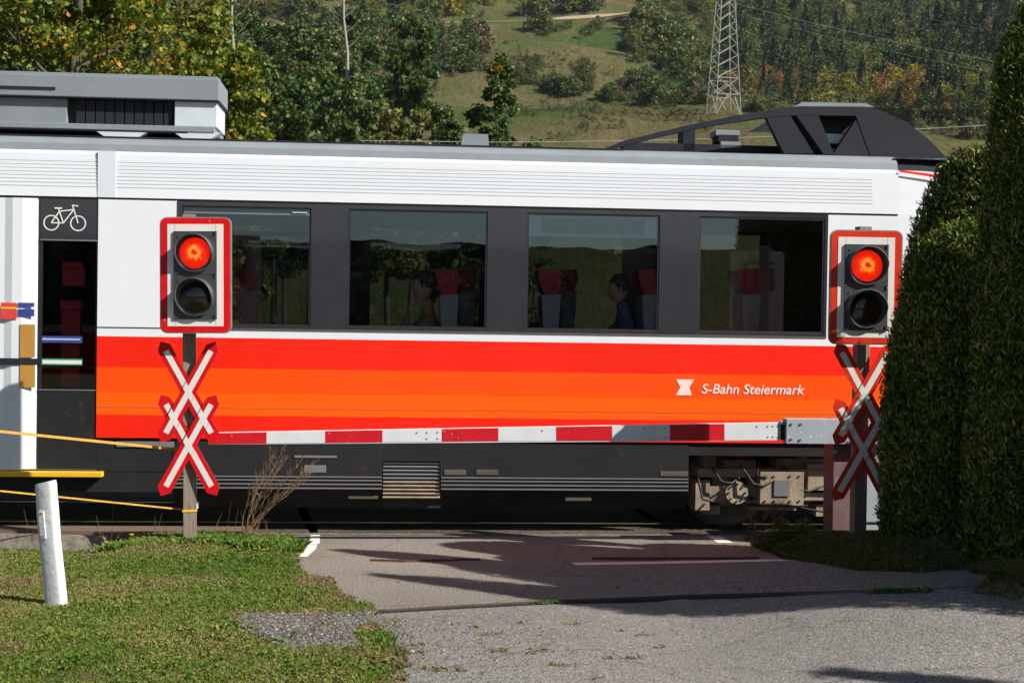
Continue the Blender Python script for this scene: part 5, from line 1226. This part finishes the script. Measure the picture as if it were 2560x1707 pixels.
# ------------------------------------------------------------------ trees
def limb_tree(root, H, r0, crown_h0, spread, seed, mat, nb=14, lean=(0, 0)):
    rd = random.Random(seed); m = MB(); pts = []
    for k in range(9):
        t = k/8; pts.append(Vector((lean[0]*t+rd.uniform(-1, 1)*.02*H*t, lean[1]*t+rd.uniform(-1, 1)*.02*H*t, H*.95*t)))
    m.tube(pts, [r0*(1-.88*k/8) for k in range(9)], mat, 9, cap=False); ends = []
    for b_ in range(nb):
        t = crown_h0+(1-crown_h0)*(b_+.5)/nb*.92; i = min(7, int(t*8)); p = pts[i].lerp(pts[i+1], t*8-i); a = b_*2.4+rd.uniform(-.4, .4); L = spread*(1.05-.6*abs((t-crown_h0)/(1-crown_h0)-.35))*rd.uniform(.7, 1.1)
        d = Vector((math.cos(a), math.sin(a), rd.uniform(.25, .8))); e_ = p+d*L; mid = p.lerp(e_, .5)+Vector((0, 0, -.04*L)); m.tube([p, mid, e_], [r0*(1-.8*t)*.5, r0*(1-.8*t)*.32, r0*.05], mat, 6, cap=False); ends += [mid, e_]
        for s_ in range(3):
            a2 = a+rd.uniform(-1, 1); e2 = mid+Vector((math.cos(a2), math.sin(a2), rd.uniform(0, .8)))*L*.45; m.tube([mid, e2], [r0*.12*(1-.6*t), r0*.03], mat, 5, cap=False); ends.append(e2)
    m.build('trunk', root); return ends, pts
def crown_cloud(r_, blobs, per, spread, size, upw=.4, aspect=.7):
    """leaves in clumps around blob centres"""
    c = np.repeat(np.asarray(blobs), per, 0); d = unit(r_.normal(size=c.shape))*(r_.random((len(c), 1))**.5)*np.repeat(np.asarray(spread).reshape(-1, 1) if np.ndim(spread) else np.full((len(blobs), 1), spread), per, 0)
    d[:, 2] *= .7; return leaves(c+d, r_.uniform(.6, 1.3, len(c))*size, upw=upw, aspect=aspect, rng=r_, up=unit(d+np.array([0, 0, .5])*0.3) )
def big_tree(name, label, base, H, spread, leafm, seed, nblob, per, bs, ls, cat='tree', crown0=.15, sx=1, group=None, trunkm='bark', r0=None, shape=None):
    root = empty(name, tuple(base), 0, label, cat, group); ends, pts = limb_tree(root, H, r0 or H*.014, crown0, spread, seed, MT[trunkm]); r_ = np.random.default_rng(seed)
    n = nblob; t = r_.random(n); zz = H*(crown0+(1-crown0)*t); prof = np.interp(t, [0, .15, .5, .85, 1], shape or [.55, .9, 1, .6, .15]); a = r_.uniform(0, 2*np.pi, n); rr = spread*prof*r_.random(n)**.45
    blobs = np.stack([rr*np.cos(a)*sx, rr*np.sin(a), zz], 1); blobs = np.concatenate([blobs, np.array([tuple(e_) for e_ in ends])]); bsz = r_.uniform(.5, 1.3, len(blobs))*bs
    v, q = crown_cloud(r_, blobs, per, bsz, ls); npmesh('crown', v, q, leafm, None, root); return root
# broad-leaved tree on the left, close behind the track
b0 = at(190, 800, 27.5); big_tree('broadleaf_tree', 'large yellowing broadleaf tree close behind the train at the left', Vector((b0.x, 27.5, -.1)), 11.0, 3.5, MT['leafnear'], 21, 380, 170, .50, .125, crown0=.22, r0=.2)
b0 = at(600, 800, 26.5); big_tree('young_tree', 'low yellow green sapling right of the big tree above the roof box', Vector((b0.x, 26.5, -.1)), 7.1, .55, MT['leafnear'], 22, 70, 60, .22, .13, crown0=.2, r0=.05)
b0 = at(-260, 800, 32); big_tree('broadleaf_tree', 'dark broadleaf tree standing at the far left behind the yellowing one', Vector((b0.x, 34, -.1)), 12.5, 4.2, MT['leafdark'], 23, 240, 100, .7, .2, crown0=.15, r0=.22)
# young maple in the middle, two saplings beside it
b0 = at(1235, 800, 30); big_tree('young_maple', 'slender dark green young tree with an orange tuft at its top, middle of the skyline', Vector((b0.x, 30, -.1)), 7.75, .50, MT['leafdark'], 31, 120, 60, .17, .095, crown0=.25, r0=.05, shape=[1.1, 1, 1, .7, .35])
b0 = at(1242, 172, 30); tuft = bush('leaf_tuft', 'x', 1242, 178, 29.9, .16, .22, 60, .12, MT['yellow_leaf'], 3); tuft.name = 'orange_tuft'
for o in list(C.objects):
    if o.name == 'young_maple':
        tuft.parent = o; tuft.location = tuft.location-o.location
for k_ in ('label', 'category'): del tuft[k_]
b0 = at(1178, 800, 30); big_tree('sapling', 'thin dark sapling left of the slender young tree', Vector((b0.x, 30.4, -.1)), 6.9, .42, MT['leafdark'], 33, 36, 45, .17, .11, crown0=.2, r0=.035)
b0 = at(1115, 800, 30); big_tree('sapling', 'low dark sapling left of the thin sapling above the roof edge', Vector((b0.x, 30.2, -.1)), 6.3, .5, MT['leafdark'], 34, 40, 45, .2, .11, crown0=.2, r0=.035)
b0 = at(1330, 800, 30); big_tree('sapling', 'low sparse sapling right of the slender young tree', Vector((b0.x, 30.1, -.1)), 6.05, .55, MT['leafdark'], 35, 30, 36, .2, .10, crown0=.2, r0=.035)
# tall dark trees at 90-130 m, left of centre
dk = [(620, 40, 118, 5.0, 'leafdark', 'dark leafy tree just right of the big yellowing tree'), (720, 70, 112, 4.6, 'leafmid', 'mid green round tree second from the big yellowing tree'), (810, 95, 105, 4.0, 'leafmid', 'mid green tree below the pale snag'),
      (885, 40, 125, 3.2, 'leafdark', 'narrow dark tree between the round trees and the tall crooked one'), (1035, 40, 98, 1.9, 'leafdark', 'tall crooked dark tree with a bare lower trunk'), (560, 120, 90, 3.6, 'leafdark', 'low dark tree peeping above the roof box end'), (690, 200, 84, 3.4, 'leafdark', 'low dark tree in front of the round trees'),
      (850, 235, 80, 2.6, 'leafmid', 'small tree low above the roof left of the crooked one'), (975, 262, 86, 2.8, 'olive', 'low olive tree at the foot of the crooked tree'), (780, 180, 92, 2.6, 'leafdark', 'slim dark tree in the middle of the left grove'), (1090, 275, 92, 2.4, 'leafmid', 'small tree right of the crooked one low above the roof')]
for i, (px, py, Y_, sp, mt, lab) in enumerate(dk):
    p = at(px, py, Y_); zb0 = 0.0
    big_tree('grove_tree', lab, Vector((p.x, Y_, zb0)), p.z-zb0, sp, MT[mt], 50+i, 120 if sp > 3 else 80, 130, .95 if sp > 3 else .7, .30, crown0=.3, group='trees of the grove left of centre', shape=[.5, .8, 1, .75, .25] if i != 4 else [.5, .6, 1, .9, .35], r0=.22)
def snag(px0, py0, px1, py1, Y_, label, name='birch_snag', mt='birch'):
    a = at(px0, py0, Y_); b_ = at(px1, py1, Y_); root = empty(name, tuple(b_), 0, label, 'tree trunk'); m = MB(); d = a-b_
    m.tube([Vector((0, 0, 0)), d*.3+Vector((.1, 0, 0)), d*.7+Vector((-.08, 0, 0)), d], [.13, .11, .09, .07], MT[mt], 8); m.build('trunk', root)
    m = MB()
    for k in range(7):
        p = d*(.35+.09*k); s_ = -1 if k % 2 else 1; m.tube([p, p+Vector((s_*.7, .1, .6)), p+Vector((s_*1.3, .2, 1.5))], [.028, .016, .006], MT[mt], 5, cap=False)
    m.build('branches', root)
snag(581, -20, 583, 220, 95, 'white birch trunk standing above the grove at the left'); snag(859, -20, 868, 200, 100, 'pale bare trunk above the grove right of the white birch', 'bare_trunk')

# pale track on the hill
tr_px = [(700, 66), (900, 64), (1080, 62), (1250, 57), (1370, 52), (1450, 46), (1530, 40), (1600, 33), (1680, 24)]
pts = []
for (a, b_) in zip(tr_px[:-1], tr_px[1:]):
    for k in range(6): t = k/6; pts.append((a[0]+(b_[0]-a[0])*t, a[1]+(b_[1]-a[1])*t))
P = hillpt([p[0] for p in pts], [p[1] for p in pts]); m = MB()
for i in range(len(P)-1):
    w0_ = .75*(.25+.75*(i > 24))*(1-.5*sm(44, 48, i)); a = P[i]; c = P[i+1]; zf2 = lambda x, y: float(zhill(x, y))+.25
    m.add([(a[0], a[1]-w0_, zf2(a[0], a[1]-w0_)), (c[0], c[1]-w0_, zf2(c[0], c[1]-w0_)), (c[0], c[1]+w0_, zf2(c[0], c[1]+w0_)), (a[0], a[1]+w0_, zf2(a[0], a[1]+w0_))], [(0, 1, 2, 3)], MT['track'])
tag(m.build('hill_path'), kind='structure')

# tree and shrub forms for the hill
def conifer_arr(r_, H, n=760):
    t = r_.random(n)**.8; z = H*(.06+.94*t); rr = H*.20*(1-t)**.85*(.55+.45*r_.random(n))*(1+.25*np.sin(z*5)); a = r_.uniform(0, 6.283, n)
    c = np.stack([rr*np.cos(a), rr*np.sin(a), z], 1); o = unit(np.stack([np.cos(a), np.sin(a), -.35+0*a], 1)); return leaves(c, r_.uniform(.6, 1.2, n)*H*.068, up=np.array([0, 0, 1.]), upw=.6, aspect=.45, rng=r_, diru=o, dw=.7)
def decid_arr(r_, H, n=760, wd=.33, low=.12, ls=.045):
    nb = 20; t = r_.random(nb); z = H*(low+(.92-low)*t); rr = H*wd*np.interp(t, [0, .4, 1], [.8, 1, .3])*r_.random(nb)**.5; a = r_.uniform(0, 6.283, nb)
    bl_ = np.stack([rr*np.cos(a), rr*np.sin(a), z], 1); return crown_cloud(r_, bl_, n//nb, r_.uniform(.10, .19, nb)*H, H*ls)
rh = np.random.default_rng(77)
Cvar = [conifer_arr(rh, 1.0) for _ in range(5)]; Dvar = [decid_arr(rh, 1.0) for _ in range(7)]; Svar = [decid_arr(rh, 1.0, 420, .50, .05, .10) for _ in range(8)]
def scatter(parts, pts, hs, kinds, matidx):
    for p, h, k, mi_ in zip(pts, hs, kinds, matidx):
        var = {'c': Cvar, 'd': Dvar, 's': Svar}[k]; v, q = var[rh.integers(len(var))]; a = rh.uniform(0, 6.28); ca, sa = math.cos(a), math.sin(a); sx = rh.uniform(.85, 1.25)
        V = np.stack([(v[:, 0]*ca-v[:, 1]*sa)*h*sx+p[0], (v[:, 0]*sa+v[:, 1]*ca)*h*sx+p[1], v[:, 2]*h+p[2]-.1*h], 1); parts.append((V, q, mi_))
hm = [MT['conifer'], MT['leafmid'], MT['olive'], MT['yellow_leaf'], MT['rusty_leaf'], MT['scrubbrown'], MT['leafdark']]
# forest: whole upper right, lower edge following the meadow
fpoly = [(1640, -120), (1640, 60), (1740, 150), (1790, 238), (1880, 262), (2000, 262), (2120, 266), (2250, 290), (2330, 318), (2620, 345), (2900, 345), (2900, -120)]
def inpx(poly, x, y): return inside(poly, np.asarray(x, float), np.asarray(y, float))
N = 1500; fx = rh.uniform(1640, 2900, N); fy = rh.uniform(-110, 340, N); k = inpx(fpoly, fx, fy)
k &= ~((np.hypot((fx-2440)/46, (fy-150)/60) < 1) & (rh.random(N) < .8)); fx, fy = fx[k], fy[k]; P = hillpt(fx, fy)
kinds = []; mi_ = []; hs = []
for x, y in zip(fx, fy):
    lower = y > np.interp(x, [1780, 2000, 2250, 2560], [195, 215, 240, 290]); r_ = rh.random(); left = x < 1800
    if left: kinds.append('d'); mi_.append(1 if r_ < .5 else 6 if r_ < .7 else 2 if r_ < .95 else 3); hs.append(rh.uniform(4.5, 7.5))
    elif lower: kinds.append('d' if r_ < .6 else 'c'); mi_.append([1, 2, 6, 1, 3, 4][min(5, int(r_*10))] if r_ < .6 else 0); hs.append(rh.uniform(4, 8))
    else: kinds.append('c' if r_ < .62 else 'd'); mi_.append(0 if r_ < .62 else (1 if r_ < .85 else 6 if r_ < .93 else 2)); hs.append(rh.uniform(6, 10.5))
parts = []; scatter(parts, P, hs, kinds, mi_); v, q, mi2 = merge(parts)
tag(npmesh('hillside_forest', v, q, hm, mi2), 'dense mixed green forest covering the upper right hillside', 'forest', kind='stuff')
# scrub on the open hill
def poly_pts(poly, n):
    xs_ = [p[0] for p in poly]; ys_ = [p[1] for p in poly]; x = rh.uniform(min(xs_), max(xs_), n*4); y = rh.uniform(min(ys_), max(ys_), n*4); k = inpx(poly, x, y); return x[k][:n], y[k][:n]
parts = []
for poly, n, h0, h1, mats_ in (([(880, -60), (1500, -60), (1500, 30), (1300, 46), (900, 50)], 520, 1.8, 4.6, (2, 2, 1, 6, 5, 1, 3)), ([(1290, 190), (1520, 195), (1760, 235), (1800, 262), (1560, 262), (1300, 232)], 620, .9, 2.6, (1, 5, 1, 6, 6)),
                               ([(1300, 70), (1640, 45), (1800, 200), (1780, 236), (1640, 210), (1500, 120), (1330, 100)], 560, 1.6, 4.6, (1, 2, 1, 6, 6, 2)), ([(540, -60), (960, -60), (960, 60), (560, 60)], 300, 1.2, 3.5, (1, 5, 6, 2)),
                               ([(540, 66), (1180, 66), (1240, 120), (1000, 320), (540, 320)], 700, 1.0, 3.6, (1, 6, 5, 6, 1)), ([(1060, 95), (1320, 110), (1480, 150), (1500, 180), (1250, 190), (1080, 170)], 600, .3, 1.0, (1, 6, 5, 1)),
                               ([(1780, 262), (2250, 290), (2500, 335), (2500, 360), (2250, 325), (1900, 290)], 260, .6, 1.8, (5, 1, 5, 2)), ([(2380, 60), (2500, 60), (2500, 220), (2400, 220)], 60, .8, 2.2, (5, 4, 2)),
                               ([(-200, -80), (540, -80), (540, 340), (-200, 340)], 420, 2.5, 6, (1, 6, 6, 1)), ([(1240, 240), (1780, 262), (1780, 380), (1240, 380)], 900, .15, .5, (5, 1, 1, 2))):
    x, y = poly_pts(poly, n); P = hillpt(x, y); cl_ = fbm(x/70, y/35, 3); kp = (cl_ > .36) & ((np.abs(y-np.interp(x, [p_[0] for p_ in tr_px], [p_[1] for p_ in tr_px])-6) > 13) | (x < 1150) | (x > 1640)); P = P[kp]; scatter(parts, P, rh.uniform(h0, h1*1.15, len(P))*(.6+1.1*smooth(.38, .62, cl_[kp])), ['s']*len(P), [mats_[int(rh.integers(len(mats_)))] for _ in P])
v, q, mi2 = merge(parts); tag(npmesh('hillside_scrub', v, q, hm, mi2), 'mixed low scrub in green, olive and brown spread over the open hillside', 'scrub', kind='stuff')
# trees and shrubs one can tell apart
def hill_tree(name, label, px, py_base, py_top, mat, form, seed, cat, wd=1.0, group=None):
    P = hillpt(px, py_base)[0]; topz = at(px, py_top, P[1]).z; H = topz-P[2]; r_ = np.random.default_rng(seed)
    root = empty(name, tuple(P), 0, label, cat, group)
    if form == 'c': v, q = conifer_arr(r_, H, 900)
    else: v, q = decid_arr(r_, H, 1100, .33 if form == 'd' else .55, .12 if form == 'd' else .03)
    v = v*np.array([wd, wd, 1]); npmesh('crown', v, q, mat, None, root)
    m = MB(); m.tube([(0, 0, -.5), (0, 0, H*.45), (0, 0, H*.8)], [H*.025, H*.018, H*.006], MT['bark'], 6); m.build('trunk', root); return root
g1_ = 'trees at the lower edge of the forest'
hill_tree('shrub', 'large olive yellow shrub left of the pylon', 1735, 205, 105, MT['olive'], 's', 1, 'shrub', 1.0); hill_tree('tree', 'tall olive green tree left of the pylon top', 1640, 105, 5, MT['olive'], 'd', 2, 'tree', 1.1)
hill_tree('shrub', 'small orange yellow shrub on the slope left of the pylon', 1535, 192, 150, MT['yellow_leaf'], 's', 3, 'shrub', 1.0); hill_tree('shrub', 'olive shrub clump on the slope between path and meadow', 1590, 150, 70, MT['olive'], 's', 4, 'shrub', 1.1)
hill_tree('shrub', 'small yellow shrub below the path right of the slender tree', 1450, 135, 108, MT['yellow_leaf'], 's', 5, 'shrub'); hill_tree('shrub', 'dark green shrub at the end of the pale path', 1580, 72, 28, MT['leafdark'], 's', 6, 'shrub')
hill_tree('shrub', 'yellow green shrub above the path near the top of the picture', 1180, 40, -10, MT['olive'], 's', 7, 'shrub', 1.1)
hill_tree('red_leaf_tree', 'small tree with reddish leaves just right of the pylon', 1872, 225, 172, MT['rusty_leaf'], 'd', 8, 'tree', .8, g1_); hill_tree('larch', 'pale rusty larch right of the reddish tree', 1912, 225, 150, MT['rusty_leaf'], 'c', 9, 'tree', .9, g1_)
hill_tree('yellow_tree', 'yellow tree beside the rusty orange tree at the forest edge', 1965, 246, 195, MT['yellow_leaf'], 'd', 10, 'tree', .8, g1_); hill_tree('orange_tree', 'rusty orange tree at the forest edge behind the yellow one', 1988, 228, 170, MT['rusty_leaf'], 'd', 11, 'tree', .8, g1_)
hill_tree('larch', 'slim yellowish larch in the middle of the forest edge', 2045, 240, 160, MT['olive'], 'c', 12, 'tree', .9, g1_); hill_tree('yellow_tree', 'bright yellow green tree above the highest part of the roof fairing', 2162, 252, 180, MT['yellow_leaf'], 'c', 13, 'tree', 1.1, g1_)
hill_tree('dark_tree', 'tall dark conifer right of the pylon at the forest edge', 1855, 235, 130, MT['conifer'], 'c', 14, 'tree', 1.1, g1_); hill_tree('green_tree', 'round green tree with yellowish top at the right of the forest edge', 2260, 275, 190, MT['olive'], 'd', 15, 'tree', 1, g1_)
hill_tree('green_tree', 'light green tree nearest to the tall thuja at the forest edge', 2400, 296, 245, MT['yellow_leaf'], 'd', 16, 'tree', .8, g1_); hill_tree('golden_tree', 'golden brown tree high on the hill beside the tall thuja', 2475, 110, 40, MT['rusty_leaf'], 'd', 17, 'tree', .9)
hill_tree('dark_tree', 'dark conifer at the forest edge before the tall thuja', 2440, 300, 210, MT['conifer'], 'c', 18, 'tree', 1.1, g1_)

# ------------------------------------------------------------------ lattice pylon and its lines
Pb_ = hillpt(1808, 292)[0]; PY = float(Pb_[1]); pbase = Vector(Pb_); zb0 = float(Pb_[2])-.3; pm = PY/FPX/1.21
pyl = empty('lattice_pylon', (pbase.x, PY, zb0), R(14), 'tall grey lattice power pylon on the hillside', 'pylon')
def hwid(z): return np.interp(z, [zb0, at(1808, 283, PY).z, at(1808, 0, PY).z, at(1808, 0, PY).z+14], [40*pm, 38*pm, 21.5*pm, 12*pm])
ztop = at(1808, 0, PY).z+14; m = MB()
cr_ = [(-1, -1), (1, -1), (1, 1), (-1, 1)]
def cp(c, z): w_ = hwid(z); return Vector((c[0]*w_, c[1]*w_, z-zb0))
for c in cr_: m.bar(cp(c, zb0), cp(c, at(1808, 0, PY).z), .15, .15, MT['pylon']); m.bar(cp(c, at(1808, 0, PY).z), cp(c, ztop), .12, .12, MT['pylon'])
m.build('leg_frame', pyl); m = MB(); z = zb0; 
lv = [zb0, at(1808, 240, PY).z, at(1808, 199, PY).z]; zt_ = lv[-1]
while zt_ < ztop-1.5: zt_ += 1.85; lv.append(zt_)
for i in range(len(lv)-1):
    for j in range(4):
        a, c = cr_[j], cr_[(j+1) % 4]
        if j > 1: a, c = c, a
        if i == 0: m.bar(cp(a, lv[i]), (cp(a, lv[i+1])+cp(c, lv[i+1]))/2, .09, .09, MT['pylon']); m.bar(cp(c, lv[i]), (cp(a, lv[i+1])+cp(c, lv[i+1]))/2, .09, .09, MT['pylon'])
        elif i == 1: m.bar(cp(a, lv[i]), cp(c, lv[i+1]), .08, .08, MT['pylon']); m.bar(cp(c, lv[i]), cp(a, lv[i+1]), .08, .08, MT['pylon'])
        else: m.bar(cp(a, lv[i]), cp(c, lv[i+1]), .075, .075, MT['pylon'])
        if i in (0, 1): m.bar(cp(a, lv[i+1]), cp(c, lv[i+1]), .1, .1, MT['pylon'])
m.build('bracing', pyl)
m = MB()
for zz_, l in ((ztop-8, 6.5), (ztop-3, 5)):
    for s_ in (-1, 1):
        for yy in (-.7, .7): m.bar((0, yy, zz_-zb0), (s_*l, 0, zz_-zb0+.3), .12, .12, MT['pylon'])
m.build('crossarm', pyl)
def wire(p0, p1, sag, r, label, name='power_line'):
    n = 24; return line_obj(name, [p0.lerp(p1, k/n)-Vector((0, 0, sag*4*(k/n)*(1-k/n))) for k in range(n+1)], r, MT['wire'], label, 'wire', 5, 'power lines of the pylon')
wire(at(1838, 9, PY), at(2660, 185, 190), 0.6, .028, 'brightest power line sloping down from the pylon across the forest'); wire(at(1850, 35, PY), at(2660, 215, 195), .6, .018, 'lower faint power line running just under the brightest one'); wire(at(2090, -10, 250), at(2660, 110, 195), .5, .018, 'upper faint power line crossing the top right corner')
line_obj('cable', [at(x, y, 24) for x, y in ((900, 352), (1230, 356), (1400, 355), (1700, 350), (1950, 341), (2300, 323), (2460, 314), (2800, 292))], .006, MT['wire'], 'thin pale cable running low behind the train roof', 'cable')

# ------------------------------------------------------------------ hedge and trees behind the camera (seen only mirrored in the train windows)
def back_trees():
    r_ = np.random.default_rng(5); parts = []
    for k in range(120):
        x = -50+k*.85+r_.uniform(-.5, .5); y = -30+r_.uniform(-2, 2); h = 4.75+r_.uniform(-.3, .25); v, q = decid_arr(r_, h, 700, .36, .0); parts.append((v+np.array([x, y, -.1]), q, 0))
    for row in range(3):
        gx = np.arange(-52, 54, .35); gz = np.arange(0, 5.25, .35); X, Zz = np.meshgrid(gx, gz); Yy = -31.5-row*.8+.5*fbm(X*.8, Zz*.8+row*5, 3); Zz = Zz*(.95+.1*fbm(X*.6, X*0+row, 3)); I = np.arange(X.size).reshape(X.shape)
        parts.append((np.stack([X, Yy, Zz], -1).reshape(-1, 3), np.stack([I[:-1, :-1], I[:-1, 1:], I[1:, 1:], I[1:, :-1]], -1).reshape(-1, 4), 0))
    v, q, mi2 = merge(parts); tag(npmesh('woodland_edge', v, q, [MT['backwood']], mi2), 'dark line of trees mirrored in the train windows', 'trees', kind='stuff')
back_trees()

# ------------------------------------------------------------------ haze over the valley
m = MB(); m.box((-1000, -760, -1.3), (1000, 700, 205), MT['dark']); hz = m.build('haze'); tag(hz, 'thin pale valley haze softening the hillside', 'haze', kind='stuff')
hmt = bpy.data.materials.new('valley_haze'); hmt.use_nodes = True; t_ = hmt.node_tree; t_.nodes.remove(t_.nodes['Principled BSDF'])
pv = t_.nodes.new('ShaderNodeVolumePrincipled'); pv.inputs['Color'].default_value = (.72, .84, 1, 1); pv.inputs['Density'].default_value = .00007; pv.inputs['Anisotropy'].default_value = .2
t_.links.new(pv.outputs[0], t_.nodes['Material Output'].inputs['Volume']); hz.data.materials.clear(); hz.data.materials.append(hmt)
